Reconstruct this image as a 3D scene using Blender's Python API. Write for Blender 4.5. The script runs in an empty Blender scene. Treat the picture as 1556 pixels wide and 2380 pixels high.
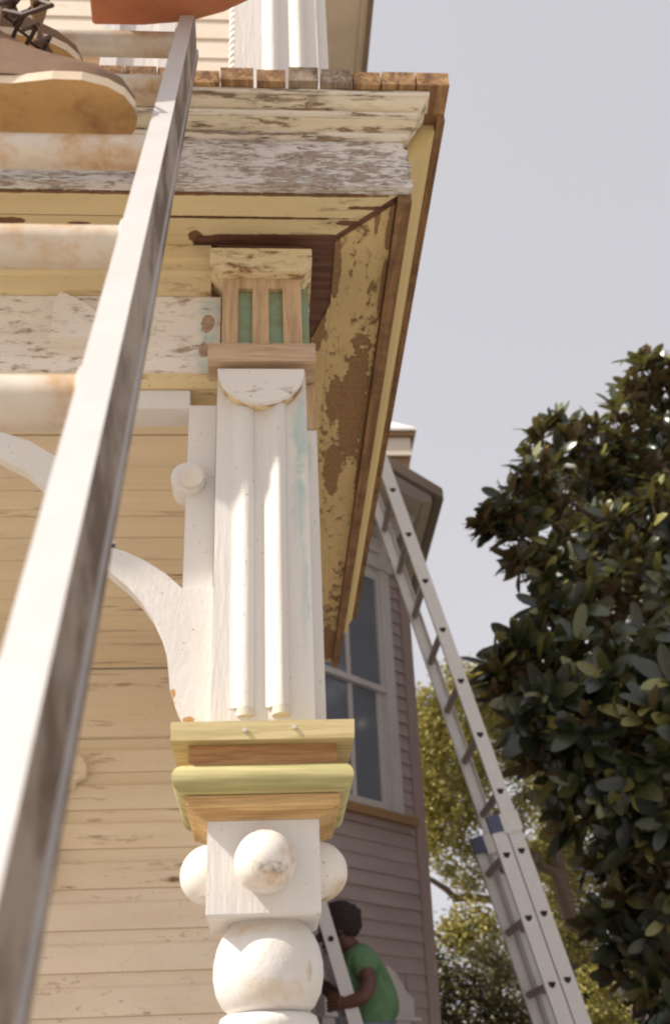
import bpy, bmesh, math, random
from mathutils import Vector, Matrix, noise as mnoise
random.seed(7)
S = bpy.context.scene
COL = S.collection
# ---------------------------------------------------------------- camera
cam = bpy.data.cameras.new('camera')
cam.sensor_fit = 'VERTICAL'; cam.sensor_height = 36.0; cam.lens = 2497.0/2380.0*36.0
cam.clip_start = 0.02; cam.clip_end = 2000
camo = bpy.data.objects.new('camera', cam); COL.objects.link(camo)
Zc = Vector((-185., 4421., -2497.)).normalized()
Yc = Vector((-158., -1400., -2497.)); Yc = (Yc - Yc.dot(Zc)*Zc).normalized()
Xc = Yc.cross(Zc)
M = Matrix((Xc, Yc, Zc)).to_4x4()
M.translation = Vector((0, 0, 1.6))
camo.matrix_world = M
cam.dof.use_dof = True; cam.dof.focus_distance = 1.75; cam.dof.aperture_fstop = 7.0
S.camera = camo
# ---------------------------------------------------------------- world, sun, exposure
SUN = Vector((1.0, 0.29, -1.0)).normalized()          # the way the light travels
elev = math.asin(-SUN.z); azim = math.atan2(-SUN.x, -SUN.y)
W = bpy.data.worlds.new('World'); S.world = W; W.use_nodes = True
wn = W.node_tree; wn.nodes.clear()
sky = wn.nodes.new('ShaderNodeTexSky'); sky.sky_type = 'NISHITA'; sky.sun_disc = False
sky.sun_elevation = elev; sky.sun_rotation = azim
sky.air_density = 1.0; sky.dust_density = 4.0; sky.ozone_density = 1.0
hs = wn.nodes.new('ShaderNodeHueSaturation'); hs.inputs['Saturation'].default_value = 0.16
tint = wn.nodes.new('ShaderNodeMixRGB'); tint.blend_type = 'MULTIPLY'; tint.inputs[0].default_value = 1
tint.inputs[2].default_value = (1.05, 0.98, 0.97, 1)
bg = wn.nodes.new('ShaderNodeBackground'); bg.inputs[1].default_value = 0.136
wo = wn.nodes.new('ShaderNodeOutputWorld')
wn.links.new(sky.outputs[0], hs.inputs['Color']); wn.links.new(hs.outputs[0], tint.inputs[1])
veil = wn.nodes.new('ShaderNodeMixRGB'); veil.inputs[0].default_value = 0.72      # thin even high haze over the whole sky
veil.inputs[2].default_value = (2.72, 2.70, 2.88, 1)
wn.links.new(tint.outputs[0], veil.inputs[1]); wn.links.new(veil.outputs[0], bg.inputs[0]); wn.links.new(bg.outputs[0], wo.inputs[0])
sl = bpy.data.lights.new('sun', 'SUN'); sl.energy = 3.5; sl.angle = math.radians(0.6); sl.color = (1.0, 0.93, 0.82)
so = bpy.data.objects.new('sun', sl); COL.objects.link(so)
so.rotation_euler = SUN.to_track_quat('-Z', 'Y').to_euler(); so.location = (-8, -4, 14)
S.view_settings.view_transform = 'Standard'; S.view_settings.look = 'None'
S.view_settings.gamma = 1.0; S.view_settings.exposure = 0.84
S.view_settings.use_curve_mapping = False
try: S.cycles.filter_width = 2.2
except Exception: pass

# ---------------------------------------------------------------- helpers
def hx(r, g, b):
    f = lambda c: (c/255/12.92) if c/255 <= .04045 else ((c/255+.055)/1.055)**2.4
    return (f(r), f(g), f(b), 1)

def new_mat(name):
    m = bpy.data.materials.new(name); m.use_nodes = True
    nt = m.node_tree; b = nt.nodes['Principled BSDF']
    return m, nt, b

def nnoise(nt, vec, scale, detail=6, rough=.6, dist=0.0):
    n = nt.nodes.new('ShaderNodeTexNoise'); n.inputs['Scale'].default_value = scale
    n.inputs['Detail'].default_value = detail; n.inputs['Roughness'].default_value = rough
    n.inputs['Distortion'].default_value = dist
    nt.links.new(vec, n.inputs['Vector']); return n.outputs[0]

def nramp(nt, fac, a, b, ca=(0, 0, 0, 1), cb=(1, 1, 1, 1)):
    r = nt.nodes.new('ShaderNodeValToRGB')
    r.color_ramp.elements[0].position = a; r.color_ramp.elements[1].position = b
    r.color_ramp.elements[0].color = ca; r.color_ramp.elements[1].color = cb
    nt.links.new(fac, r.inputs[0]); return r.outputs[0]

def nmix(nt, fac, a, b, mode='MIX'):
    n = nt.nodes.new('ShaderNodeMixRGB'); n.blend_type = mode
    for i, v in ((0, fac), (1, a), (2, b)):
        if isinstance(v, (int, float)): n.inputs[i].default_value = v
        elif isinstance(v, tuple): n.inputs[i].default_value = v
        else: nt.links.new(v, n.inputs[i])
    return n.outputs[0]

def nmath(nt, op, a, b=0.0):
    n = nt.nodes.new('ShaderNodeMath'); n.operation = op
    for i, v in ((0, a), (1, b)):
        if isinstance(v, (int, float)): n.inputs[i].default_value = v
        else: nt.links.new(v, n.inputs[i])
    return n.outputs[0]

def coords(nt, scale=(1, 1, 1)):
    tc = nt.nodes.new('ShaderNodeTexCoord')
    mp = nt.nodes.new('ShaderNodeMapping'); mp.inputs['Scale'].default_value = scale
    oi = nt.nodes.new('ShaderNodeObjectInfo')
    cb = nt.nodes.new('ShaderNodeCombineXYZ')
    for k in range(3):
        nt.links.new(nmath(nt, 'MULTIPLY', oi.outputs['Random'], 7.0+3*k), cb.inputs[k])
    nt.links.new(tc.outputs['Object'], mp.inputs['Vector'])
    va = nt.nodes.new('ShaderNodeVectorMath'); va.operation = 'ADD'
    nt.links.new(mp.outputs[0], va.inputs[0]); nt.links.new(cb.outputs[0], va.inputs[1])
    return tc.outputs['Object'], va.outputs[0], oi.outputs['Random']

def spot_mask(nt, obj_vec, spots, nscale=30., amp=.9, soft=.07):
    """soft-edged ragged patches at places (cx,cy,cz,rx,ry,rz) on the object"""
    tot = None
    nz = nnoise(nt, obj_vec, nscale, 8, .65)
    for (cx, cy, cz, rx, ry, rz) in spots:
        a = nt.nodes.new('ShaderNodeVectorMath'); a.operation = 'SUBTRACT'
        nt.links.new(obj_vec, a.inputs[0]); a.inputs[1].default_value = (cx, cy, cz)
        d = nt.nodes.new('ShaderNodeVectorMath'); d.operation = 'DIVIDE'
        nt.links.new(a.outputs[0], d.inputs[0]); d.inputs[1].default_value = (rx, ry, rz)
        l = nt.nodes.new('ShaderNodeVectorMath'); l.operation = 'LENGTH'
        nt.links.new(d.outputs[0], l.inputs[0])
        v = nmath(nt, 'ADD', l.outputs['Value'], nmath(nt, 'MULTIPLY', nmath(nt, 'SUBTRACT', nz, .5), amp*2.2))
        m = nramp(nt, v, 1.0-soft, 1.0, (1, 1, 1, 1), (0, 0, 0, 1))
        tot = m if tot is None else nmix(nt, 1.0, tot, m, 'LIGHTEN')
    return tot

def paint(name, col, under=hx(150, 105, 65), amt=.12, nscale=14., stretch=(1, 1, 1), rough=.55,
          vary=.08, dirt=None, dirt_amt=.3, spots=None, tints=None, bump=.25, grain=0.0, lowf=0.0, specks=.70):
    m, nt, b = new_mat(name)
    ov, v, rnd = coords(nt, stretch)
    n1 = nnoise(nt, v, nscale, 9, .68, .3)
    n0 = nnoise(nt, v, nscale*.22, 4, .5)
    comb = nmath(nt, 'ADD', nmath(nt, 'MULTIPLY', n1, .72), nmath(nt, 'MULTIPLY', n0, .28))
    if lowf: comb = nmath(nt, 'ADD', comb, nmath(nt, 'MULTIPLY', nmath(nt, 'SUBTRACT', nnoise(nt, ov, 9, 3, .5), .5), lowf))
    th = .66 - amt*.45
    mask = nramp(nt, comb, th, th+.02)
    if spots: mask = nmix(nt, 1.0, mask, spot_mask(nt, ov, spots), 'LIGHTEN')
    # paint colour, uneven
    n2 = nnoise(nt, v, 6, 5, .6)
    lo = tuple(c*(1-vary*1.6) for c in col[:3])+(1,); hi = tuple(min(1, c*(1+vary)) for c in col[:3])+(1,)
    pc = nramp(nt, n2, .3, .7, lo, hi)
    if dirt:
        n3 = nnoise(nt, v, 9, 8, .7)
        pc = nmix(nt, nmath(nt, 'MULTIPLY', nramp(nt, n3, .5, .8), dirt_amt), pc, dirt)
    if tints:
        for (tcol, tspots, ts) in tints:
            streak = nramp(nt, nnoise(nt, v, ts*1.6, 7, .7), .36, .62)
            pc = nmix(nt, nmath(nt, 'MULTIPLY', nmath(nt, 'MULTIPLY', spot_mask(nt, ov, tspots, ts*1.5, 1.0, .5), streak), .62), pc, tcol)
    if specks:
        sp = nramp(nt, nnoise(nt, ov, 150, 3, .55), specks, specks+.03)
        pc = nmix(nt, nmath(nt, 'MULTIPLY', sp, .8), pc, tuple(c*.45 for c in under[:3])+(1,))
    # bare wood with fine grain
    gs = tuple(s*3 for s in stretch)
    g = nt.nodes.new('ShaderNodeMapping'); g.inputs['Scale'].default_value = gs; nt.links.new(ov, g.inputs['Vector'])
    gn = nnoise(nt, g.outputs[0], 60, 4, .7)
    uc = nramp(nt, gn, .3, .7, tuple(c*.6 for c in under[:3])+(1,), tuple(min(1, c*1.25) for c in under[:3])+(1,))
    edge = nramp(nt, comb, th-.045, th-.035)          # an older, duller coat showing round each bare patch
    mid_c = nmix(nt, .35, tuple(c*.82 for c in col[:3])+(1,), under)
    pc = nmix(nt, nmath(nt, 'MULTIPLY', edge, .7 if amt > .03 else 0.0), pc, mid_c)
    colr = nmix(nt, mask, pc, uc)
    nt.links.new(colr, b.inputs['Base Color']); b.inputs['Roughness'].default_value = rough
    h = nmath(nt, 'SUBTRACT', nmath(nt, 'MULTIPLY', nnoise(nt, v, 90, 6, .7), .35+grain), mask)
    bp = nt.nodes.new('ShaderNodeBump'); bp.inputs['Strength'].default_value = min(1, bump*1.8); bp.inputs['Distance'].default_value = .004
    nt.links.new(h, bp.inputs['Height']); nt.links.new(bp.outputs[0], b.inputs['Normal'])
    return m

def wood(name, c1, c2, axis='X', scale=1.0, rough=.6, stain=None, stain_amt=.5):
    m, nt, b = new_mat(name)
    st = {'X': (.06, 1, 1), 'Y': (1, .06, 1), 'Z': (1, 1, .06)}[axis]
    ov, v, rnd = coords(nt, st)
    n = nnoise(nt, v, 70*scale, 5, .65, 1.0)
    w = nnoise(nt, v, 260*scale, 3, .6)
    f = nmath(nt, 'ADD', nmath(nt, 'MULTIPLY', n, .7), nmath(nt, 'MULTIPLY', w, .3))
    c = nramp(nt, f, .41, .59, tuple(x*.9 for x in c1[:3])+(1,), c2)
    c = nmix(nt, nmath(nt, 'MULTIPLY', rnd, .35), c, tuple(x*.62 for x in c1[:3])+(1,))
    if stain:
        c = nmix(nt, nmath(nt, 'MULTIPLY', nramp(nt, nnoise(nt, ov, 14, 7, .7), .45, .62), stain_amt), c, stain)
    nt.links.new(c, b.inputs['Base Color']); b.inputs['Roughness'].default_value = rough
    bp = nt.nodes.new('ShaderNodeBump'); bp.inputs['Strength'].default_value = .25; bp.inputs['Distance'].default_value = .002
    nt.links.new(f, bp.inputs['Height']); nt.links.new(bp.outputs[0], b.inputs['Normal'])
    return m

def plain(name, col, rough=.6, metal=0.0, vary=.12, nscale=20, spec=.5, second=None, cut=(.5, .6)):
    m, nt, b = new_mat(name)
    ov, v, rnd = coords(nt)
    n = nnoise(nt, v, nscale, 6, .65)
    lo = tuple(c*(1-vary) for c in col[:3])+(1,); hi = tuple(min(1, c*(1+vary)) for c in col[:3])+(1,)
    c = nramp(nt, n, .3, .7, lo, hi)
    if second: c = nmix(nt, nramp(nt, nnoise(nt, v, nscale*.5, 8, .7), *cut), c, second)
    nt.links.new(c, b.inputs['Base Color']); b.inputs['Roughness'].default_value = rough
    b.inputs['Metallic'].default_value = metal; b.inputs['Specular IOR Level'].default_value = spec
    bp = nt.nodes.new('ShaderNodeBump'); bp.inputs['Strength'].default_value = .15; bp.inputs['Distance'].default_value = .002
    nt.links.new(n, bp.inputs['Height']); nt.links.new(bp.outputs[0], b.inputs['Normal'])
    return m

# ---- objects
def tag(o, label=None, cat=None, group=None, kind=None):
    if label: o['label'] = label
    if cat: o['category'] = cat
    if group: o['group'] = group
    if kind: o['kind'] = kind
    return o

def thing(name, loc, label, cat, group=None):
    o = bpy.data.objects.new(name, None); COL.objects.link(o); o.location = loc; o.empty_display_size = .1
    return tag(o, label, cat, group)

def wloc(o):
    return wloc(o.parent) + Vector(o.location) if o.parent else Vector(o.location)

def obj(name, bm, mat, parent=None, smooth=None, bev=0.0, seg=1, label=None):
    """link a bmesh (world coordinates) as ONE mesh object"""
    if bev > 0:
        ed = [e for e in bm.edges if len(e.link_faces) == 2 and e.calc_face_angle(0) > .6]
        bmesh.ops.bevel(bm, geom=ed, offset=bev, segments=seg, affect='EDGES', clamp_overlap=True)
    bmesh.ops.recalc_face_normals(bm, faces=bm.faces)
    me = bpy.data.meshes.new(name); bm.to_mesh(me); bm.free()
    mats = mat if isinstance(mat, (list, tuple)) else [mat]
    for mm in mats: me.materials.append(mm)
    if smooth is not None:
        for p in me.polygons: p.use_smooth = True
        me.set_sharp_from_angle(angle=math.radians(smooth))
    o = bpy.data.objects.new(name, me); COL.objects.link(o)
    if parent:
        o.parent = parent; o.location = -wloc(parent)
    if label: o['label'] = label
    return o

def B(): return bmesh.new()

def box(bm, x0, x1, y0, y1, z0, z1, mi=0):
    v = [bm.verts.new((x, y, z)) for x in (x0, x1) for y in (y0, y1) for z in (z0, z1)]
    for f in ((0, 1, 3, 2), (4, 6, 7, 5), (0, 4, 5, 1), (2, 3, 7, 6), (0, 2, 6, 4), (1, 5, 7, 3)):
        fc = bm.faces.new([v[i] for i in f]); fc.material_index = mi
    return bm

def boxb(*a): return box(B(), *a)

def prism(bm, poly, axis, a, b, mi=0):
    """poly: 2-D outline; axis 'Y' -> (x,z), 'Z' -> (x,y), 'X' -> (y,z); extruded from a to b"""
    def P(u, w, t): return {'Y': (u, t, w), 'Z': (u, w, t), 'X': (t, u, w)}[axis]
    A = [bm.verts.new(P(u, w, a)) for u, w in poly]; C = [bm.verts.new(P(u, w, b)) for u, w in poly]
    n = len(poly)
    f1 = bm.faces.new(A); f2 = bm.faces.new(C[::-1])
    for i in range(n):
        bm.faces.new((A[i], C[i], C[(i+1) % n], A[(i+1) % n])).material_index = mi
    f1.material_index = f2.material_index = mi
    bmesh.ops.triangulate(bm, faces=[f for f in (f1, f2) if len(f.verts) > 4])
    return bm

def lathe(bm, prof, cx, cy, n=48, mi=0):
    """prof: (r, z) from bottom to top"""
    rings = []
    for r, z in prof:
        rings.append([bm.verts.new((cx+r*math.cos(2*math.pi*i/n), cy+r*math.sin(2*math.pi*i/n), z)) for i in range(n)])
    for a, b in zip(rings, rings[1:]):
        for i in range(n):
            bm.faces.new((a[i], a[(i+1) % n], b[(i+1) % n], b[i])).material_index = mi
    bm.faces.new(rings[0][::-1]); bm.faces.new(rings[-1])
    return bm

def sqloft(bm, prof, cx, cy, mi=0):
    """square 'lathe': prof (half width, z) bottom to top"""
    rings = []
    for h, z in prof:
        rings.append([bm.verts.new((cx+sx*h, cy+sy*h, z)) for sx, sy in ((-1, -1), (1, -1), (1, 1), (-1, 1))])
    for a, b in zip(rings, rings[1:]):
        for i in range(4): bm.faces.new((a[i], a[(i+1) % 4], b[(i+1) % 4], b[i])).material_index = mi
    bm.faces.new(rings[0][::-1]); bm.faces.new(rings[-1])
    return bm

def tube(bm, pts, rad, n=10, mi=0, cap=True):
    pts = [Vector(p) for p in pts]
    if not isinstance(rad, (list, tuple)): rad = [rad]*len(pts)
    rings = []; prev = None
    for i, p in enumerate(pts):
        d = (pts[min(i+1, len(pts)-1)] - pts[max(i-1, 0)]).normalized()
        u = prev if prev else d.orthogonal().normalized()
        u = (u - d*u.dot(d)).normalized(); prev = u; w = d.cross(u)
        rings.append([bm.verts.new(p + (u*math.cos(2*math.pi*k/n)+w*math.sin(2*math.pi*k/n))*rad[i]) for k in range(n)])
    for a, b in zip(rings, rings[1:]):
        for k in range(n): bm.faces.new((a[k], a[(k+1) % n], b[(k+1) % n], b[k])).material_index = mi
    if cap: bm.faces.new(rings[0][::-1]); bm.faces.new(rings[-1])
    return bm

def ball(bm, c, r, sub=3, sc=(1, 1, 1), mi=0):
    res = bmesh.ops.create_icosphere(bm, subdivisions=sub, radius=1.0)
    for v in res['verts']:
        v.co = Vector((c[0]+v.co.x*r*sc[0], c[1]+v.co.y*r*sc[1], c[2]+v.co.z*r*sc[2]))
    for f in bm.faces:
        if mi and all(v in res['verts'] for v in f.verts): f.material_index = mi
    return bm

def obox(bm, P, d, u, n, L, a0, a1, b0, b1, mi=0):
    """box along direction d from P (length L), cross-section a along u, b along n"""
    v = []
    for t in (0, L):
        for a in (a0, a1):
            for b in (b0, b1): v.append(bm.verts.new(P+d*t+u*a+n*b))
    for f in ((0, 1, 3, 2), (4, 6, 7, 5), (0, 4, 5, 1), (2, 3, 7, 6), (0, 2, 6, 4), (1, 5, 7, 3)):
        bm.faces.new([v[i] for i in f]).material_index = mi
    return bm

def skin(name, joints, edges, mat, parent, sub=2, root=0, fixup=None):
    me = bpy.data.meshes.new(name)
    me.from_pydata([j[:3] for j in joints], edges, [])
    o = bpy.data.objects.new(name, me); COL.objects.link(o)
    sm = o.modifiers.new('skin', 'SKIN'); sm.use_smooth_shade = True
    for i, j in enumerate(joints):
        r = j[3]; d = me.skin_vertices[0].data[i]
        d.radius = r if isinstance(r, tuple) else (r, r); d.use_root = (i == root)
    s2 = o.modifiers.new('sub', 'SUBSURF'); s2.levels = sub; s2.render_levels = sub
    bpy.context.view_layer.update()
    dg = bpy.context.evaluated_depsgraph_get()
    nm = bpy.data.meshes.new_from_object(o.evaluated_get(dg))
    o.modifiers.clear(); old = o.data; o.data = nm; bpy.data.meshes.remove(old)
    nm.name = name; nm.materials.clear()
    for mm in (mat if isinstance(mat, list) else [mat]): nm.materials.append(mm)
    for p in nm.polygons: p.use_smooth = True
    if fixup: fixup(nm)
    if parent: o.parent = parent; o.location = -wloc(parent)
    return o

# ---------------------------------------------------------------- materials
CREAM = hx(228, 200, 146)
white_lit = paint('white_paint', hx(222, 217, 212), hx(196, 160, 110), .0, 16, (1, 1, .5), .5, .03, hx(200, 180, 150), .25)
white_post = paint('white_post_paint', hx(222, 217, 212), hx(190, 150, 100), .02, 26, (1, 1, .10), .55, .05,
                   hx(200, 180, 150), .42, bump=.35, grain=.35, tints=[(hx(140, 184, 176), [(.062, 1.5, 2.60, .018, .2, .08), (.056, 1.5, 2.46, .014, .2, .12), (.060, 1.5, 2.33, .009, .2, .12)], 30.)])
ball_paint = paint('worn_ball_paint', hx(226, 219, 210), hx(190, 140, 80), .10, 26, (1, 1, 1), .55, .04,
                   hx(200, 170, 128), .6, tints=[(hx(190, 142, 84), [(.010, 1.452, 1.874, .036, .03, .015), (.030, 1.46, 1.905, .014, .03, .022), (.112, 1.57, 1.872, .04, .06, .022)], 34.), (hx(96, 76, 60), [(.008, 1.452, 1.888, .03, .03, .012)], 80.)])
disc_paint = paint('chipped_disc_paint', hx(224, 218, 212), hx(160, 110, 65), .08, 40, (.5, 1, 1.4), .55, .03)
ringball_paint = paint('ball_paint', hx(222, 217, 212), hx(190, 140, 80), .0, 16, (1, 1, 1), .55, .03, hx(205, 178, 140), .4,
                       tints=[(hx(168, 120, 72), [(.056, 1.52, 1.772, .004, .05, .016)], 60.), (hx(204, 176, 132), [(.005, 1.5, 1.745, .06, .06, .02), (.0, 1.5, 1.825, .07, .07, .012)], 20.)], bump=.5)
fascia_m = paint('weathered_fascia', hx(220, 213, 207), hx(180, 160, 144), .28, 330, (.12, 1, .9), .75, .05, hx(186, 170, 158), .6, bump=.5, grain=.3, lowf=.32)
crown_m = paint('peeling_crown_paint', hx(224, 210, 182), hx(170, 140, 106), .24, 80, (.14, 1, 1), .7, .06, hx(176, 150, 118), .6, bump=.5, grain=.2)
soffit_m = paint('cream_soffit_paint', hx(216, 196, 152), hx(118, 82, 54), .10, 30, (.25, 1.2, 1), .65, .06, hx(190, 162, 110), .4, bump=.4, grain=.2,
                 spots=[(-.04, 1.4268, 3.017, .16, .0035, .1), (.05, 1.472, 3.0165, .13, .006, .1), (-.12, 1.478, 3.016, .014, .02, .1), (.16, 1.437, 3.0165, .03, .006, .1), (.205, 1.40, 3.017, .05, .005, .1), (-.45, 1.44, 3.017, .03, .008, .1), (-.33, 1.445, 3.017, .02, .004, .1), (-.2, 1.371, 3.017, .6, .004, .1)])
soffit_side = paint('blistered_soffit_paint', hx(210, 184, 132), hx(150, 116, 78), .19, 44, (1.2, .6, 1), .7, .06, hx(166, 134, 88), .55,
                    spots=[(.205, 2.02, 3.015, .034, .26, .2), (.172, 2.28, 3.015, .022, .12, .2), (.16, 2.0, 3.015, .018, .1, .2),
                           (.207, 1.415, 3.015, .006, .05, .2), (.112, 1.70, 3.015, .016, .1, .2), (.215, 3.42, 3.015, .03, .16, .2), (.140, 1.56, 3.016, .008, .09, .2), (.232, 1.45, 3.016, .008, .06, .2), (.233, 1.62, 3.016, .005, .10, .2), (.234, 2.1, 3.016, .006, .3, .2)], bump=.5)
frieze_m = paint('scraped_frieze_paint', hx(236, 226, 212), hx(176, 150, 122), .20, 75, (.35, 1, 1.2), .65, .05, hx(214, 186, 148), .45,
                 spots=[(-.10, 1.53, 2.86, .012, .1, .02), (-.105, 1.53, 2.80, .010, .1, .016)],
                 tints=[(hx(158, 196, 188), [(-.096, 1.53, 2.86, .026, .2, .08), (-.102, 1.53, 2.79, .020, .2, .06)], 22.)])
bed_m = paint('cream_moulding_paint', hx(218, 196, 150), hx(136, 94, 62), .19, 46, (.25, 1, 1), .6, .06, hx(204, 170, 110), .3)
siding_m = paint('cream_siding_paint', hx(236, 221, 196), hx(132, 92, 60), .08, 34, (.16, 1, 1.2), .6, .05, hx(214, 178, 130), .35)
siding_low = paint('worn_siding_paint', hx(236, 222, 202), hx(168, 136, 108), .06, 60, (.4, 1, 1), .65, .05, hx(214, 184, 146), .4)
ceil_m = paint('cream_ceiling_paint', hx(234, 217, 188), hx(120, 82, 52), .12, 34, (.10, 1.2, 1), .6, .06, hx(200, 160, 110), .3)
cap_m = paint('peeling_cap_paint', hx(224, 204, 160), hx(150, 110, 74), .27, 52, (.4, 1, 1), .65, .05, hx(200, 170, 120), .4)
new_wood_z = wood('new_pine_upright', hx(182, 146, 108), hx(214, 182, 142), 'Z')
new_wood_x = wood('new_pine_crosswise', hx(182, 150, 118), hx(212, 184, 152), 'X')
neck_wood = wood('bare_neck_wood', hx(160, 112, 66), hx(196, 150, 98), 'X')
treated = wood('green_treated_pine', hx(186, 168, 114), hx(212, 194, 146), 'X', .7)
treated_mould = wood('ridged_yellow_pine', hx(190, 150, 96), hx(222, 188, 132), 'X')
torus_m = wood('pale_green_treated_wood', hx(168, 160, 106), hx(204, 192, 140), 'X', .5, .65, hx(186, 170, 118), .3)
green_slot = plain('green_flute_wood', hx(142, 152, 112), .6, vary=.2, nscale=30, second=hx(134, 160, 138), cut=(.45, .6))
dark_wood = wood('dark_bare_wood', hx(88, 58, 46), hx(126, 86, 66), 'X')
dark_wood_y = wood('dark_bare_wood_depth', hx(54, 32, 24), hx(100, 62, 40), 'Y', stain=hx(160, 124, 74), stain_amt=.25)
brown_strip = wood('brown_new_strip', hx(134, 100, 66), hx(174, 134, 90), 'Y', stain=hx(88, 58, 42), stain_amt=.6)
cream_strip = paint('cream_strip_paint', hx(212, 186, 128), hx(120, 80, 50), .06, 20, (1, .1, 1), .6)
plank_m = wood('deck_plank_wood', hx(126, 88, 54), hx(200, 160, 112), 'Y', .7, .75, hx(92, 60, 38), .5)
plank_grey = wood('grey_deck_plank_wood', hx(120, 100, 80), hx(178, 160, 138), 'Y', .7, .8, hx(92, 60, 38), .4)
alu = plain('dull_aluminium', hx(204, 200, 197), .45, .12, .05, 30)
alu_stain_shade = plain('stained_shaded_aluminium', hx(156, 140, 126), .7, .0, .2, 16, second=hx(98, 78, 62), cut=(.45, .56))  # rail sides: stains, plus the side's shade put into a darker colour
rung_m = plain('scuffed_rung_metal', hx(212, 200, 184), .45, .15, .10, 22, second=hx(188, 152, 110), cut=(.45, .60))
dark_hole = plain('hollow_shade', hx(46, 34, 32), .9)  # solid dark plates standing for the shade inside hollow rung ends
blue_cap = plain('blue_plastic', hx(70, 76, 104), .5)
mauve = paint('mauve_siding_paint', hx(176, 158, 154), hx(110, 76, 64), .0, 14, (.4, .4, 1), .65, .06, hx(158, 138, 132), .4)
mauve_trim = paint('mauve_trim_paint', hx(168, 146, 140), hx(100, 70, 60), .0, 14, (1, 1, .4), .65, .05)
grey_white = paint('shaded_white_trim', hx(206, 198, 196), hx(150, 120, 90), .0, 14, (1, 1, .5), .6, .05, hx(180, 166, 154), .4)  # greyer white for the bay trim, its shade put into the colour
tan_wood = wood('bare_sill_wood', hx(150, 112, 74), hx(186, 146, 100), 'X')
eave_tan = plain('tan_eave_paint', hx(190, 176, 154), .7, vary=.08, nscale=6)
eave_dark = plain('dark_gutter_paint', hx(122, 104, 86), .6)
tin_roof = plain('grey_roof_metal', hx(130, 122, 116), .5, .2)
wall_plain = paint('upper_wall_paint', hx(222, 208, 190), hx(180, 140, 100), .08, 12, (.3, 1, 1), .65, .05, hx(206, 176, 136), .4)

def glass_mat():
    m, nt, b = new_mat('dark_window_glass')
    b.inputs['Base Color'].default_value = hx(120, 124, 134); b.inputs['Roughness'].default_value = .10  # grey base colour stands in for sky reflected in the panes
    b.inputs['Specular IOR Level'].default_value = .9
    return m
glass = glass_mat()

# ---------------------------------------------------------------- ground
gm, nt, b = new_mat('sandy_yard')
ov, v, rnd = coords(nt)
c = nramp(nt, nnoise(nt, v, .8, 8, .65), .35, .65, hx(158, 153, 148), hx(186, 181, 176))
c = nmix(nt, nramp(nt, nnoise(nt, v, 3.0, 8, .7), .5, .62), c, hx(146, 142, 126))
nt.links.new(c, b.inputs['Base Color']); b.inputs['Roughness'].default_value = .95
g = B(); bmesh.ops.create_grid(g, x_segments=40, y_segments=40, size=400)
for vtx in g.verts: vtx.co.z = 0
tag(obj('ground', g, gm), kind='structure')

# ================================================================ PORCH HOUSE
house = thing('porch_house', (-1.0, 3.6, 0), 'cream Victorian house with the peeling two-storey porch under repair, at left', 'house')
XL = -2.6
# --- upper floor planks (ends show at the front)
joints = [.336, .275, .213, .162, .101, .043, -.014, -.075, -.129]
while joints[-1] > -1.15: joints.append(joints[-1]-.058-random.uniform(-.003, .003))
for i in range(len(joints)-1):
    x1, x0 = joints[i]-.0013, joints[i+1]+.0013
    if i in (3, 4, 5, 7): x0 += .003
    y0 = 1.285 + (0 if i < 2 else random.uniform(-.004, .006))
    zt = 3.238 + (0 if i < 3 else random.uniform(-.004, .004))
    bm = boxb(x0, x1, y0, 3.56, 3.205, zt)
    obj('deck_plank', bm, plank_grey if i in (3, 4) else plank_m, house, bev=.003)
bm = boxb(XL, joints[-1]-.002, 1.29, 3.56, 3.205, 3.236)
tag(obj('deck_floor', bm, plank_m, house, bev=.003))
# --- crown moulding
prof = [(1.36, 3.128), (1.341, 3.128), (1.340, 3.139), (1.338, 3.146), (1.331, 3.153), (1.322, 3.1575), (1.322, 3.1685),
        (1.316, 3.170), (1.308, 3.175), (1.303, 3.182), (1.301, 3.190), (1.302, 3.194), (1.36, 3.194)]
bm = B(); n = len(prof); rings = []
for x in [XL]+[-.6+.05*i for i in range(16)]+[.20, .235, .255, .270, .283, .290, .297]:
    ring = []
    for (yy, zz) in prof:
        k = max(0, (x-.2)/.1); jag = mnoise.noise(Vector((zz*160, x*20, 3)))
        lim = .296 - max(0, (3.190-zz))*.62 + jag*.005
        ring.append(bm.verts.new((min(x, lim), yy + .0012*mnoise.noise(Vector((x*25, zz*50, 1))) + k*.002*jag, zz+.001*mnoise.noise(Vector((x*12, zz*30, 8))))))
    rings.append(ring)
for a, c2 in zip(rings, rings[1:]):
    for i in range(n): bm.faces.new((a[i], a[(i+1) % n], c2[(i+1) % n], c2[i]))
bm.faces.new(rings[0][::-1]); bm.faces.new(rings[-1])
obj('crown_moulding', bm, crown_m, house, smooth=35)
lip_m = paint('lip_paint', hx(226, 216, 200), hx(160, 134, 108), .22, 70, (.12, 1, 1), .65, .05, hx(196, 176, 150), .5, bump=.5)
def strip_rag(name, prof, x1, label=None):
    bm = B(); rings = []
    xs = [XL]+[-.5+.03*i for i in range(int((x1+.5)/.03))]+[x1-.004, x1]
    for x in xs: rings.append([bm.verts.new((x, y+.0011*mnoise.noise(Vector((x*40, z*90, 2))), z+.0011*mnoise.noise(Vector((x*33, z*70, 9))))) for y, z in prof])
    k = len(prof)
    for a, c2 in zip(rings, rings[1:]):
        for i in range(k): bm.faces.new((a[i], a[(i+1) % k], c2[(i+1) % k], c2[i]))
    bm.faces.new(rings[0][::-1]); bm.faces.new(rings[-1])
    return obj(name, bm, lip_m, house, smooth=50)
strip_rag('moulding_lip', [(1.3215, 3.1585), (1.314, 3.1588), (1.311, 3.1625), (1.314, 3.1665), (1.3215, 3.1675)], .278)
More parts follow.
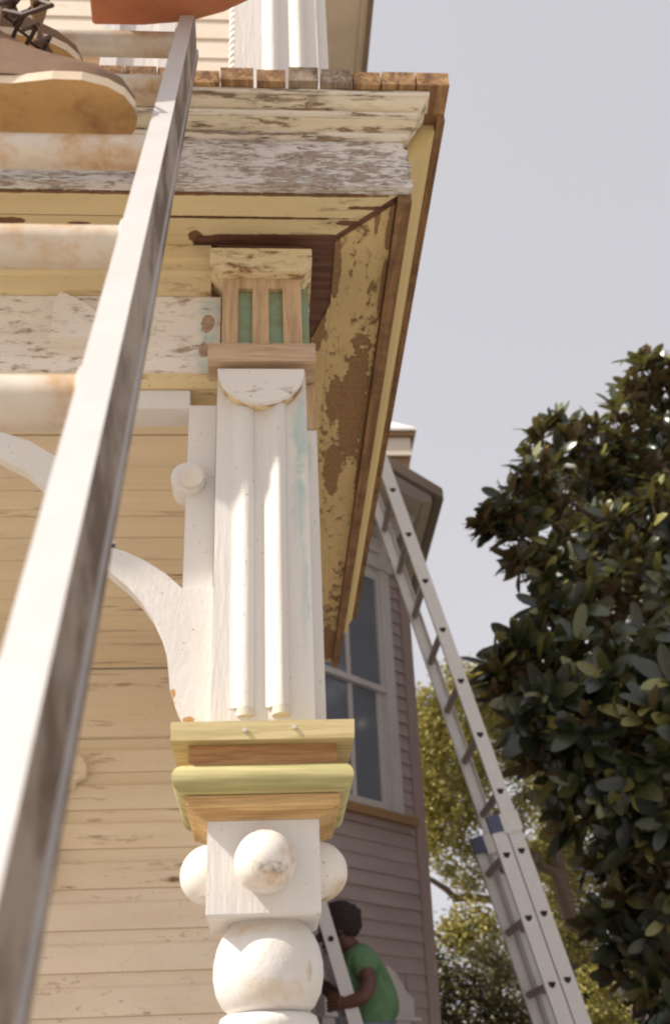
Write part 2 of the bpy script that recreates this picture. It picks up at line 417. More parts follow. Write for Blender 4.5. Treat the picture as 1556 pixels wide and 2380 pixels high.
strip_rag('moulding_bead', [(1.3475, 3.1275), (1.338, 3.1275), (1.3335, 3.1305), (1.3335, 3.135), (1.3375, 3.1385), (1.3475, 3.1388)], .262)
strip_rag('moulding_cap', [(1.34, 3.1945), (1.2995, 3.1945), (1.2965, 3.198), (1.2975, 3.2035), (1.34, 3.204)], .300)
# --- fascia board with a torn right end
bm = B(); rows = []; zz = 3.017
while zz < 3.1265:
    xe = .262 - .010*max(0, (zz-3.11)/.0165) + random.uniform(-.010, .003); rows.append((zz, xe)); zz += random.uniform(.0025, .006)
rows.append((3.1265, .250))
V4 = [[bm.verts.new(p) for p in ((XL, 1.347, z), (.235, 1.347, z), (xe, 1.347+random.uniform(0, .004), z), (xe-.002, 1.366, z), (XL, 1.366, z))] for z, xe in rows]
for a, c2 in zip(V4, V4[1:]):
    for q in range(5): bm.faces.new((a[q], a[(q+1) % 5], c2[(q+1) % 5], c2[q]))
bm.faces.new(V4[0][::-1]); bm.faces.new(V4[-1])
obj('fascia_board', bm, fascia_m, house)
# --- soffit boards: front run in two boards, side run, with an open mitre between
for poly, m_, z_ in (([(XL, 1.368), (.238, 1.368), (.178, 1.425), (XL, 1.425)], soffit_m, 3.017),
                 ([(XL, 1.4272), (.1757, 1.4272), (.128, 1.472), (XL, 1.472)], soffit_m, 3.0165),
                 ([(XL, 1.4724), (-.120, 1.4724), (-.129, 1.4965), (XL, 1.4965)], soffit_m, 3.016),
                 ([(.236, 1.390), (.236, 3.585), (.134, 3.585), (.134, 1.485)], soffit_side, 3.016),
                 ([(.1336, 1.66), (.1336, 3.585), (.100, 3.585), (.100, 1.77)], soffit_side, 3.0162)):
    obj('soffit_board', prism(B(), poly, 'Z', z_, 3.0192), m_, house)
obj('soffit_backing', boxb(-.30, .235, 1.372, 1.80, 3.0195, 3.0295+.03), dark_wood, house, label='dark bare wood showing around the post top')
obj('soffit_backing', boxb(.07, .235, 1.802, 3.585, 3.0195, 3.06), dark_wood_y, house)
# --- side run of the eave: new strip, cream moulding, outer plank edge board
obj('eave_strip', boxb(.238, .262, 1.368, 3.60, 3.000, 3.125), brown_strip, house, bev=.002, label='new brown wood strip under the porch side eave')
bm = B()
prism(bm, [(.263, 3.110), (.284, 3.128), (.300, 3.140), (.305, 3.165), (.318, 3.186), (.318, 3.203), (.263, 3.203)], 'Y', 1.372, 3.60)
obj('eave_moulding', bm, cream_strip, house)
obj('eave_edge_strip', boxb(.3195, .3345, 1.35, 3.60, 3.188, 3.2035), brown_strip, house)
# --- bed moulding and frieze
bm = B(); prism(bm, [(1.497, 3.0155), (1.497, 2.985), (1.508, 2.980), (1.508, 2.962), (1.516, 2.956), (1.520, 2.925), (1.529, 2.922), (1.60, 2.922), (1.60, 3.0155)], 'X', XL, -.095)
obj('bed_moulding', bm, bed_m, house)
obj('frieze_board', boxb(XL, -.077, 1.531, 1.60, 2.783, 2.921), frieze_m, house, bev=.002)
obj('frieze_board', boxb(XL, -.080, 1.529, 1.60, 2.744, 2.7815), frieze_m, house, bev=.002)
obj('beam_strip', prism(B(), [(1.524, 2.7425), (1.524, 2.733), (1.540, 2.722), (1.60, 2.722), (1.60, 2.7425)], 'X', XL, -.079), bed_m, house)
obj('lintel_board', boxb(XL, -.128, 1.545, 1.60, 2.682, 2.7205), white_lit, house, bev=.002)
# broken corbel stub
bm = B()
pl = [(-.371, 2.800), (-.292, 2.800), (-.288, 2.83), (-.296, 2.862), (-.312, 2.880), (-.330, 2.893), (-.348, 2.905), (-.362, 2.912), (-.371, 2.895)]
A = [bm.verts.new((x, 1.500+.010*max(0, (z-2.82))*10+.003*mnoise.noise(Vector((x*70, z*70, 0))), z)) for x, z in pl]
C2 = [bm.verts.new((x, 1.534, z)) for x, z in pl]
bm.faces.new(A); bm.faces.new(C2[::-1])
for i in range(len(pl)): bm.faces.new((A[i], C2[i], C2[(i+1) % len(pl)], A[(i+1) % len(pl)]))
obj('corbel_stub', bm, frieze_m, house, bev=.002, label='broken stub of a corbel on the frieze')
# side beam running back to the wall
obj('side_beam', boxb(-.05, .072, 1.665, 3.58, 2.70, 3.012), frieze_m, house)
# --- porch ceiling boards
y = 1.605
while y < 3.56:
    w = random.choice((.118, .126, .134, .11))
    y2 = min(y+w, 3.575)
    bm = boxb(XL, -.052, y, y2-.004, 3.000+random.uniform(-.0015, .0015), 3.014)
    obj('ceiling_board', bm, ceil_m, house, bev=.002); y = y2
obj('ceiling_backing', boxb(XL, -.052, 1.605, 3.575, 3.018, 3.03), dark_wood, house)
# --- main wall
obj('wall_frieze', boxb(XL, .09, 3.582, 3.62, 2.757, 2.998), siding_m, house, bev=.002)
obj('wall_core', boxb(XL, .095, 3.615, 3.75, .75, 3.2), wall_plain, house)
def siding(z1, z0, x0, x1, Y, mat, name='clapboard'):
    h = z1-z0
    p = [(Y, z0), (Y-.020, z0), (Y-.019, z0+h*.62), (Y-.012, z0+h*.70), (Y-.009, z0+h*.80), (Y-.007, z1-.001), (Y, z1-.001)]
    return obj(name, prism(B(), p, 'X', x0, x1), mat, house)
zs = [2.756, 2.639, 2.514, 2.389, 2.264, 2.14, 2.017, 1.893, 1.769, 1.645, 1.52, 1.40, 1.28, 1.16, 1.04, .92, .80]
for i in range(len(zs)-1):
    siding(zs[i], zs[i+1], XL, .09, 3.614, siding_m if i < 4 else siding_low)
obj('corner_board', boxb(.091, .13, 3.56, 3.66, .75, 3.2), white_lit, house)
# window casing on the wall, at the ladder
win = obj('window', boxb(-1.29, -.70, 3.570, 3.592, 2.26, 2.56), glass, house)
obj('casing', boxb(-.726, -.672, 3.560, 3.5935, 2.25, 2.575), siding_m, win, bev=.004)
obj('casing', boxb(-1.33, -1.276, 3.560, 3.5935, 2.25, 2.575), siding_m, win, bev=.004)
obj('head', prism(B(), [(-1.42, 2.575), (-.625, 2.575), (-.625, 2.60), (-.590, 2.615), (-.590, 2.66), (-.612, 2.684), (-1.42, 2.684)], 'Y', 3.548, 3.5935), siding_m, win, bev=.004)
# --- upper storey
obj('upper_wall', boxb(XL, .10, 3.622, 9.5, 3.24, 7.0), wall_plain, house)
obj('side_wall', boxb(XL, .098, 3.752, 9.5, .6, 3.2), mauve, house)
z = 3.27
while z < 6.95:
    p = [(3.621, z), (3.603, z), (3.612, z+.148), (3.621, z+.148)]
    obj('upper_clapboard', prism(B(), p, 'X', XL, .10), wall_plain, house); z += .15
obj('upper_sill', boxb(-1.06, -.79, 3.53, 3.601, 6.10, 6.20), tan_wood, house, bev=.004)
# main eave and roof (hipped)
obj('eave_soffit', boxb(.101, .500, 3.30, 10.0, 6.50, 6.54), eave_tan, house)
obj('eave_trim', boxb(.5005, .535, 3.30, 10.0, 6.488, 6.60), eave_tan, house, bev=.004)
obj('gutter', boxb(.5355, .560, 3.30, 10.0, 6.47, 6.615), eave_dark, house, bev=.006)
bm = B()
q = [bm.verts.new(p) for p in ((-2.7, 3.63, 7.005), (.12, 3.63, 7.005), (.12, 9.6, 7.005), (-2.7, 9.6, 7.005), (-1.3, 5.4, 7.9), (-1.3, 8.0, 7.9))]
for f in ((0, 1, 4), (1, 2, 5, 4), (2, 3, 5), (3, 0, 4, 5), (3, 2, 1, 0)): bm.faces.new([q[i] for i in f])
obj('roof', bm, tin_roof, house)
obj('eave_roof', prism(B(), [(.1015, 6.545), (.56, 6.62), (.56, 6.63), (.1015, 6.86)], 'Y', 3.30, 10.0), tin_roof, house)
# upper balustrade block standing on the planks (white panel with lit edges)
bm = boxb(-.312, -.280, 1.395, 1.425, 3.24, 3.62); box(bm, -.203, -.172, 1.395, 1.425, 3.24, 3.62)
box(bm, -.280, -.203, 1.404, 1.418, 3.255, 3.60)
obj('balustrade_panel', bm, white_post, house, label='short white balustrade panel on the upper deck')
obj('balustrade_rail', boxb(-1.15, -.313, 1.44, 1.475, 3.325, 3.36), tan_wood, house, bev=.003)
obj('balustrade_rail', boxb(-1.15, -.313, 1.44, 1.475, 3.262, 3.30), tan_wood, house, bev=.003)
# porch floor and steps out of sight below
obj('porch_floor', boxb(XL, .12, 1.45, 3.58, .62, .74), plank_grey, house)
obj('porch_skirt', boxb(XL, .10, 1.50, 3.58, 0, .618), wall_plain, house)

# --- arched bracket
br = B()
side_outer = [(-.252, 2.406), (-.220, 2.396), (-.186, 2.378), (-.155, 2.356), (-.128, 2.330)]
side_inner = [(-.116, 2.108), (-.130, 2.135), (-.141, 2.166), (-.144, 2.193), (-.148, 2.222), (-.157, 2.252), (-.171, 2.281), (-.189, 2.307), (-.214, 2.335), (-.249, 2.366)]
poly = side_outer + [(-.0795, 2.330), (-.0795, 2.089), (-.112, 2.089)] + side_inner
prism(br, poly, 'Y', 1.530, 1.562)
mid_o = [(-.254, 2.404), (-.236, 2.412), (-.252, 2.450), (-.278, 2.497), (-.306, 2.538), (-.341, 2.573), (-.39, 2.606), (-.442, 2.626), (-.50, 2.632)]
mid_i = [(-.50, 2.583), (-.442, 2.577), (-.391, 2.548), (-.352, 2.510), (-.325, 2.475), (-.302, 2.438), (-.283, 2.405), (-.270, 2.380), (-.251, 2.3665)]
prism(br, mid_o+mid_i, 'Y', 1.532, 1.560)
prism(br, [(-1.0-x, z) for x, z in (mid_o+mid_i)][::-1], 'Y', 1.532, 1.560)
prism(br, [(-1.0-x, z) for x, z in poly][::-1], 'Y', 1.530, 1.562)
bracket_m = paint('chipped_bracket_paint', hx(222, 217, 212), hx(196, 150, 96), .0, 16, (1, 1, .5), .5, .03, hx(205, 184, 156), .25,
                  spots=[(-.136, 1.53, 2.158, .004, .1, .008), (-.112, 1.53, 2.112, .010, .1, .008), (-.122, 1.53, 2.098, .012, .1, .008)], bump=.5)
bro = obj('arched_bracket', br, bracket_m, house, bev=.0025, label='white trefoil arch bracket beside the post')
obj('pilaster', boxb(-.128, -.0812, 1.536, 1.566, 2.3315, 2.682), white_lit, bro, bev=.002)
bm = B(); 
def disc_y(bm, cx, cz, r, y0, y1, n=28, mi=0):
    prism(bm, [(cx+r*math.cos(2*math.pi*i/n), cz+r*math.sin(2*math.pi*i/n)) for i in range(n)], 'Y', y0, y1, mi)
disc_y(bm, -.124, 2.528, .0285, 1.520, 1.572)
obj('scroll', bm, white_lit, bro, smooth=40, bev=.003)
bm = B(); disc_y(bm, -.118, 2.522, .0195, 1.508, 1.521)
obj('roundel', bm, ball_paint, bro, smooth=40, bev=.003)
# back fret between arch and lintel
# ================================================================ PORCH POST
PX, PY = -.003, 1.575
post = thing('porch_post', (PX, PY, .74), 'white corner porch post with ball ornaments and a new yellow-green wood capital', 'post')
H = .0755
shaft = obj('shaft', sqloft(B(), [(H, 2.075), (H, 2.735)], PX, PY), white_post, post, bev=.003)
reed_end_m = paint('bare_reed_end', hx(212, 203, 186), hx(170, 130, 86), .06, 60, (1, 1, 1), .7)
def reed(cx, r, dep, z0, z1, y):
    bm = B(); n = 8
    pr_ = [(cx-2.0*r+(2.0*r+.001)*i/n, y-dep*.5*(1-math.cos(math.pi*i/n))) for i in range(n)]
    pr_ += [(cx+.001+(r-.001)*math.sin(.5*math.pi*i/n), y-dep*math.cos(.5*math.pi*i/n)) for i in range(n+1)]
    prism(bm, pr_, 'Z', z0, z1); return bm
obj('reed', reed(-.0285, .0125, .0085, 2.122, 2.70, PY-H-.0002), white_post, shaft, smooth=50, bev=.0)
obj('reed', reed(.0235, .0135, .0165, 2.122, 2.70, PY-H-.0002), white_post, shaft, smooth=50)
for cx, r, dp in ((-.0285, .0127, .0088), (.0235, .0137, .0168)):
    bm = B(); prism(bm, [(cx-r*math.cos(math.pi*i/10), PY-H-.0004-dp*math.sin(math.pi*i/10)) for i in range(11)], 'Z', 2.110, 2.1215)
    obj('reed_end', bm, reed_end_m, shaft, label='bare cream end of a reed')
bm = B(); prism(bm, [(.0735*math.cos(math.pi+math.pi*i/24)-.004, 2.712+.069*math.sin(math.pi+math.pi*i/24)) for i in range(25)], 'Y', 1.470, 1.4805)
obj('half_disc', bm, disc_paint, shaft, bev=.0015, label='chipped white half-round disc')
bm = B(); prism(bm, [(.0720*math.cos(math.pi+math.pi*i/24)-.004, 2.712+.0675*math.sin(math.pi+math.pi*i/24)) for i in range(25)], 'Y', 1.481, 1.4992)
obj('disc_rim', bm, cap_m, shaft, label='peeling cream rim behind the half-round disc')
obj('side_strip', boxb(.0735, .0905, 1.535, 1.58, 2.089, 2.63), white_post, shaft, bev=.002)
obj('side_strip', boxb(.0737, .0905, 1.535, 1.58, 2.632, 2.727), new_wood_z, shaft, bev=.002)
# band, slotted block, cap
obj('band', boxb(-.0945, .0895, 1.472, 1.66, 2.729, 2.768), new_wood_x, post, bev=.002, label='new bare pine band')
blk = B()
xs = [-.0725, -.0440, -.0190, .0100, .0350, .0680]
box(blk, xs[0], xs[1], 1.488, 1.505, 2.769, 2.9275); box(blk, xs[2], xs[3], 1.488, 1.505, 2.769, 2.9275); box(blk, xs[4], xs[5], 1.488, 1.505, 2.769, 2.9275)
box(blk, xs[1], xs[2], 1.488, 1.505, 2.905, 2.9275); box(blk, xs[3], xs[4], 1.488, 1.505, 2.905, 2.9275)
bmesh.ops.remove_doubles(blk, verts=blk.verts, dist=.0001)
sb = obj('slotted_block', blk, new_wood_z, post, label='new pine block with two slots')
obj('slot_core', boxb(xs[0]+.001, xs[5]-.001, 1.508, 1.655, 2.769, 2.9275), new_wood_z, sb)
for a, b2 in ((xs[1], xs[2]), (xs[3], xs[4])):
    obj('slot_back', boxb(a+.0003, b2-.0003, 1.499, 1.507, 2.769, 2.9045), green_slot, sb, label='green painted slot')
    bm = B(); cx = (a+b2)/2; r = (b2-a)/2-.001
    prism(bm, [(cx-r*math.cos(math.pi*i/10), 1.4985-.009*math.sin(math.pi*i/10)) for i in range(11)], 'Z', 2.769, 2.785)
    obj('slot_plug', bm, green_slot, sb)
obj('side_panel', boxb(.0685, .082, 1.512, 1.64, 2.769, 2.925), green_slot, sb)
bm = B()
def cap_outline(y0, y1):
    prism(bm, [(-.0735, 2.928), (.0690, 2.928), (.0885, 2.952), (.0885, 2.980), (-.0955, 2.980), (-.0955, 2.948), (-.0735, 2.928)][:-1], 'Y', y0, y1)
cap_outline(1.464, 1.66)
obj('cap', bm, cap_m, post, bev=.0015, label='old cream cap with peeling paint')
obj('cap_neck', boxb(-.085, .078, 1.50, 1.655, 2.981, 3.033), dark_wood, post)
# capital
capital = obj('capital', sqloft(B(), [(.103, 2.031), (.103, 2.0595)], PX, PY), neck_wood, post, label='new wood capital, unpainted')
obj('fillet', sqloft(B(), [(.1265, 2.0600), (.1275, 2.0862)], PX, PY), treated, capital, bev=.002)
tp = [(.104, 1.9905)]+[(.104+.020*math.sin(math.pi*i/12), 1.9905+.0400*(1-math.cos(math.pi*i/12))/2) for i in range(1, 12)]+[(.104, 2.0305)]
obj('torus', sqloft(B(), tp, PX, PY), torus_m, capital, smooth=45, bev=.004, seg=2, label='pale green half-round moulding')
cp = [(.077, 1.9615), (.079, 1.9615), (.081, 1.9635), (.084, 1.9640), (.086, 1.9665), (.089, 1.9670), (.091, 1.9695), (.094, 1.970), (.096, 1.9725), (.1035, 1.974), (.1050, 1.977), (.1050, 1.989), (.098, 1.990)]
obj('cove_moulding', sqloft(B(), cp, PX, PY), treated_mould, capital, label='ridged yellow pine moulding')
for x, z in ((-.028, 2.073), (.040, 2.076)):
    bm = B(); disc_y(bm, x, z, .0032, PY-.1300, PY-.1265, 10); obj('nail_head', bm, alu, capital)
# block with balls
block = obj('block', sqloft(B(), [(.072, 1.8365), (.0765, 1.8400), (.0765, 1.9612)], PX, PY), white_post, post, bev=.002)
def knob(c, nrm):
    bm = B(); res = bmesh.ops.create_uvsphere(bm, u_segments=32, v_segments=20, radius=.041)
    for vv in bm.verts: vv.co = Vector(c)+vv.co*(1+.012*mnoise.noise(vv.co*60))
    return bm
for c in ((PX+.002, PY-.098, 1.9015), (PX-.0765, PY, 1.9045), (PX+.0775, PY, 1.9055), (PX, PY+.09, 1.90)):
    obj('ball_ornament', knob(c, None), ball_paint, block, smooth=60, label='round white ball with worn paint' )
# turned parts under the block
pf = [(.052, 1.724), (.062, 1.732), (.0705, 1.748), (.0745, 1.768), (.0742, 1.786), (.070, 1.805), (.0625, 1.821), (.053, 1.832), (.050, 1.8365)]
obj('turned_ball', lathe(B(), pf, PX+.006, PY), ringball_paint, post, smooth=40)
pf = [(.050, 1.690), (.060, 1.693), (.0655, 1.702), (.0665, 1.711), (.064, 1.719), (.057, 1.7235)]
obj('turned_ring', lathe(B(), pf, PX+.006, PY), white_post, post, smooth=40)
pf = [(.060, .742), (.062, .80), (.058, 1.0), (.048, 1.3), (.044, 1.55), (.046, 1.64), (.052, 1.68), (.050, 1.6895)]
obj('turned_column', lathe(B(), pf, PX+.006, PY), white_post, post, smooth=40)

# ================================================================ UPPER PORCH COLUMN
uc = thing('upper_column', (.025, 1.58, 3.238), 'square white upper porch column standing on the deck planks', 'post')
us = obj('shaft', boxb(-.058, .118, 1.50, 1.66, 3.239, 4.9), white_post, uc, bev=.003)
obj('reed', reed(.022, .012, .010, 3.30, 4.8, 1.4998), white_post, us, smooth=50)
obj('reed', reed(.078, .012, .010, 3.30, 4.8, 1.4998), white_post, us, smooth=50)
obj('side_strip', boxb(.119, .142, 1.53, 1.60, 3.239, 4.9), white_post, uc, bev=.002)
bm = B(); z = 3.25
while z < 4.2:
    ball(bm, (-.0585, 1.525, z+.012), .013, 2, (1.0, 1.3, .95)); z += .021
obj('rope_carving', bm, white_post, uc, smooth=60)

# ================================================================ MAUVE WING
wing = thing('mauve_house', (.2, 6.9, 0), 'mauve clapboard bay of the house behind the porch, with tall white window', 'house')
e = Vector((1, 1, 0)).normalized(); nrm = Vector((1, -1, 0)).normalized()
C0 = Vector((1.022, 7.142, 0))            # bay corner
def wp(s, d, z): return C0 - e*s + nrm*d + Vector((0, 0, z))     # s metres back from the corner along the wall, d proud of it
def wbox(bm, s0, s1, d0, d1, z0, z1, mi=0):
    v = [bm.verts.new(wp(s, d, z)) for s in (s0, s1) for d in (d0, d1) for z in (z0, z1)]
    for f in ((0, 1, 3, 2), (4, 6, 7, 5), (0, 4, 5, 1), (2, 3, 7, 6), (0, 2, 6, 4), (1, 5, 7, 3)): bm.faces.new([v[i] for i in f]).material_index = mi
    return bm
def wclap(s0, s1, z0, h):
    bm = B(); jt = random.uniform(-.004, .004); z0 += random.uniform(-.003, .003)
    pr_ = [(0, z0), (.017+jt, z0), (.004, z0+h+.003), (0, z0+h+.003)]
    A = [bm.verts.new(wp(s0, d, z)) for d, z in pr_]; C2 = [bm.verts.new(wp(s1, d, z)) for d, z in pr_]
    bm.faces.new(A); bm.faces.new(C2[::-1])
    for i in range(4): bm.faces.new((A[i], C2[i], C2[(i+1) % 4], A[(i+1) % 4]))
    return bm
obj('bay_wall', wbox(B(), 0, 1.9, -.25, -.001, .3, 5.40), mauve, wing)
W0, W1 = .215, 1.135         # window outer frame extents (s)
z = .95; hh = .093
while z < 5.36:
    parts = [(.085, 1.9)]
    if 3.235 < z+hh and z < 5.04: parts = [(.085, W0-.001), (W1+.001, 1.9)]
    elif z < 2.30: parts = [(.085, .27), (1.08, 1.9)]
    for a, b2 in parts: obj('clapboard', wclap(a, b2, z, hh), mauve, wing)
    z += hh
obj('corner_board', wbox(B(), -.02, .084, -.05, .026, .3, 5.38), mauve_trim, wing, bev=.004)
wm = obj('window', wbox(B(), W0+.12, W1-.12, -.02, .004, 3.30, 4.96), glass, wing)
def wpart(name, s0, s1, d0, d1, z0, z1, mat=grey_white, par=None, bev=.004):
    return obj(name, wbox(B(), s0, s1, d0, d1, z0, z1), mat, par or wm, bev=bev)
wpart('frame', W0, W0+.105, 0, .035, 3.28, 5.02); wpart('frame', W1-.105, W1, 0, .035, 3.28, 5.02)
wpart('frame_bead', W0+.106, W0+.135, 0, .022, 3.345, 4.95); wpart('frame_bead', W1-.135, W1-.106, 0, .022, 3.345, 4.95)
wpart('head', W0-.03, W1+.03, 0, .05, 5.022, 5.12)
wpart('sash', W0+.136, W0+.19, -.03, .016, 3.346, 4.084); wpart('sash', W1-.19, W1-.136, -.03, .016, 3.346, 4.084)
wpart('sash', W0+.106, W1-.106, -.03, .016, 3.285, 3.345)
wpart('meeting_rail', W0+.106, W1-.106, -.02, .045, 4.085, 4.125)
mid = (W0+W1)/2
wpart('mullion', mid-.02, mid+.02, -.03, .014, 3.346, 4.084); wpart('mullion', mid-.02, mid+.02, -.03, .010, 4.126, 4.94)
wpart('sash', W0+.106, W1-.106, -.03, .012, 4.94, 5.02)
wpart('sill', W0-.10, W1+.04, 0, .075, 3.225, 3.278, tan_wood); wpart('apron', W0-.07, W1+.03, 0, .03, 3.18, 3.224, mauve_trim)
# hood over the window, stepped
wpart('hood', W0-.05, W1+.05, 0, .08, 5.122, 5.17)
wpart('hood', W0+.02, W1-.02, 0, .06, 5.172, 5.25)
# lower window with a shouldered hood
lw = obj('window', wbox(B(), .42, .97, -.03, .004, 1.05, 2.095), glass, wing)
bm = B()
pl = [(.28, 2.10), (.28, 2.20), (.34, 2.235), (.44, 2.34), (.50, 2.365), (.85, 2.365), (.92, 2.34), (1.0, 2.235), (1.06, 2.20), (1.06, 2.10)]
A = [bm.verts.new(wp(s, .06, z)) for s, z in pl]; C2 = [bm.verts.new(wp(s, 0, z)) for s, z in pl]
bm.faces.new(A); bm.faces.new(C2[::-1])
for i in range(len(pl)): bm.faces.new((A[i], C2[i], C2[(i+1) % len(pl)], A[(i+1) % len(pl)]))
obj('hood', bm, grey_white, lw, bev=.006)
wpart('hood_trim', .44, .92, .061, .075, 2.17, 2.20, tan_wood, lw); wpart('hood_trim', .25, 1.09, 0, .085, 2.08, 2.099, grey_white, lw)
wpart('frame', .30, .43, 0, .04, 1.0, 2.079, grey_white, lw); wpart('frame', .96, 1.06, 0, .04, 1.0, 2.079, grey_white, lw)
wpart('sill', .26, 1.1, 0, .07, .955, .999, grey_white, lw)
# wing body and bracketed eave
bm = B(); prism(bm, [(-.4, 6.0), (.94, 7.30), (.94, 9.4), (-.4, 9.4)], 'Z', .3, 5.38)
obj('wing_wall', bm, mauve, wing)
ez = 5.38
eo = [(-.36, 4.885), (1.243, 6.485), (1.252, 9.6), (-.36, 9.6)]
ei = [(-.36, 5.07), (1.118, 6.545), (1.125, 9.6), (-.36, 9.6)]
obj('eave_soffit', prism(B(), [(-.36, 5.075), (1.112, 6.548), (1.119, 9.6), (-.36, 9.6)], 'Z', ez, ez+.03), eave_tan, wing)
obj('eave_strip', prism(B(), [(-.36, 4.925), (1.170, 6.455), (1.185, 6.53), (1.114, 6.545), (-.36, 5.072)], 'Z', ez-.004, ez+.02), grey_white, wing)
obj('eave_strip', prism(B(), [(1.116, 6.552), (1.19, 6.535), (1.20, 9.6), (1.122, 9.6)], 'Z', ez-.004, ez+.02), eave_tan, wing)
obj('gutter', prism(B(), [(-.36, 4.86), (1.243, 6.463), (1.262, 6.49), (1.272, 9.6), (1.205, 9.6), (1.195, 6.51), (1.178, 6.453), (-.36, 4.915)], 'Z', ez-.012, ez+.08), eave_dark, wing, bev=.006)
bm = B(); q = [bm.verts.new(p) for p in ((-.36, 4.88, 5.461), (1.24, 6.48, 5.461), (1.25, 9.6, 5.461), (-.36, 9.6, 5.461), (-.36, 8.0, 6.0), (.2, 8.6, 6.0), (.2, 9.6, 6.0), (-.36, 9.6, 6.0))]
for f in ((0, 1, 5, 4), (1, 2, 6, 5), (4, 5, 6, 7), (0, 4, 7, 3), (2, 3, 7, 6), (0, 3, 2, 1)): bm.faces.new([q[i] for i in f])
obj('roof', bm, tin_roof, wing)
# brackets at the eave by the window head
for s in (.26,):
    bm = B(); pl = [(.0, 5.376), (.34, 5.376), (.34, 5.32), (.20, 5.28), (.10, 5.19), (.06, 5.05), (.0, 5.02)]
    A = [bm.verts.new(wp(s, d, z)) for d, z in pl]; C2 = [bm.verts.new(wp(s+.09, d, z)) for d, z in pl]
    bm.faces.new(A); bm.faces.new(C2[::-1])
    for i in range(len(pl)): bm.faces.new((A[i], C2[i], C2[(i+1) % len(pl)], A[(i+1) % len(pl)]))
    obj('eave_bracket', bm, grey_white, wing)
# chimney rising behind the eave
chim = obj('chimney', boxb(.78, 1.185, 7.4, 7.8, 5.4, 6.30), tan_wood, wing, label='cream chimney-like block with a sunlit cap')
obj('collar', boxb(.76, 1.205, 7.37, 7.83, 6.302, 6.475), wall_plain, chim, bev=.006)
obj('collar', boxb(.73, 1.235, 7.34, 7.86, 6.477, 6.515), tan_wood, chim, bev=.004)
bm = B(); q = [bm.verts.new(p) for p in ((.71, 7.32, 6.517), (1.255, 7.32, 6.517), (1.255, 7.88, 6.517), (.71, 7.88, 6.517), (.71, 7.32, 6.54), (1.255, 7.32, 6.54), (1.255, 7.88, 6.54), (.71, 7.88, 6.54), (.86, 7.5, 6.74), (1.02, 7.5, 6.74), (1.02, 7.72, 6.74), (.86, 7.72, 6.74))]
for f in ((3, 2, 1, 0), (0, 1, 5, 4), (1, 2, 6, 5), (2, 3, 7, 6), (3, 0, 4, 7), (4, 5, 9, 8), (5, 6, 10, 9), (6, 7, 11, 10), (7, 4, 8, 11), (8, 9, 10, 11)): bm.faces.new([q[i] for i in f])
obj('cap', bm, white_lit, chim)

# ================================================================ FOREGROUND LADDER
lad = thing('ladder', (-.30, -.40, 0), 'metal ladder close to the camera leaning on the upper porch deck at left', 'ladder')
th = 1.1162; sl_ = -.0095
LP = Vector((-.1001, .6016, 2.0642)); ld = Vector((sl_, math.cos(th), math.sin(th))).normalized()
ln = Vector((0, math.sin(th), -math.cos(th))); lx = Vector((1, 0, 0))
t0 = -2.064/ld.z; LW = .45
def rail(xr, w, mats, flip):
    bm = B(); P = LP + lx*xr + ld*t0; L = 4.47*.305-t0+.02
    # C-channel: front flange, web on the outer side, rear flange
    s = -1 if flip else 1
    obox(bm, P, ld, lx, ln, L, -w, 0, 0, .004)
    web = (-.004, 0) if not flip else (-w, -w+.004)
    obox(bm, P, ld, lx, ln, L-.07, web[0], web[1], .0042, .0665)
    obox(bm, P, ld, lx, ln, L-.07, -w, 0.0 if not flip else 0, .0667, .0712)
    obox(bm, P, ld, lx, ln, L-.07, *( (0, .003) if not flip else (-w-.003, -w)), .060, .0712)
    return bm
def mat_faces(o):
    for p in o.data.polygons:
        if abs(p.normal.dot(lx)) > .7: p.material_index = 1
r1 = obj('rail', rail(0, .0235, None, False), [alu, alu_stain_shade], lad, bev=.0008); mat_faces(r1)
r2 = obj('rail', rail(-LW, .0235, None, True), [alu, alu_stain_shade], lad, bev=.0008); mat_faces(r2)
k = -7
rung_mesh = None
for k in range(-7, 5):
    c = LP + ln*.036 + ld*.305*k
    if k == -7 and c.z < .05: continue
    bm = B(); n = 20; A = []; C2 = []
    for i in range(n):
        a = 2*math.pi*i/n; yy = .0205*math.cos(a); zz = min(.0205*math.sin(a), .0165)
        A.append(bm.verts.new((c.x-LW-.002, c.y+yy, c.z+zz))); C2.append(bm.verts.new((c.x-.004, c.y+yy, c.z+zz)))
    for i in range(n): bm.faces.new((A[i], C2[i], C2[(i+1) % n], A[(i+1) % n]))
    bm.faces.new(A[::-1]); bm.faces.new(C2)
    ro = obj('rung', bm, rung_m, lad, smooth=40)
    for xx in (c.x-.0290, c.x-LW+.0040):
        bm = B(); n2 = 18; r0, r1_ = .0208, .0262
        prism(bm, [(c.y+r1_*math.cos(2*math.pi*i/n2), c.z+r1_*math.sin(2*math.pi*i/n2)) for i in range(n2)], 'X', xx, xx+.005)
        obj('rung_collar', bm, alu, ro, bev=.001)

# orange-brown board across the ladder top
bm = B(); pl = [(-.284, 1.188), (-.20, 1.187), (-.122, 1.178), (-.063, 1.158), (-.016, 1.132), (.03, 1.09), (.05, 1.04), (.05, .93), (-.27, .93)]
prism(bm, pl, 'Z', 3.214, 3.236)
rust = plain('rust_brown_board', hx(186, 118, 82), .75, vary=.12, nscale=40, second=hx(166, 98, 64), cut=(.45, .7))
tag(obj('work_board', bm, rust, bev=.004), 'rust-brown board with a curved edge resting across the ladder top', 'board')

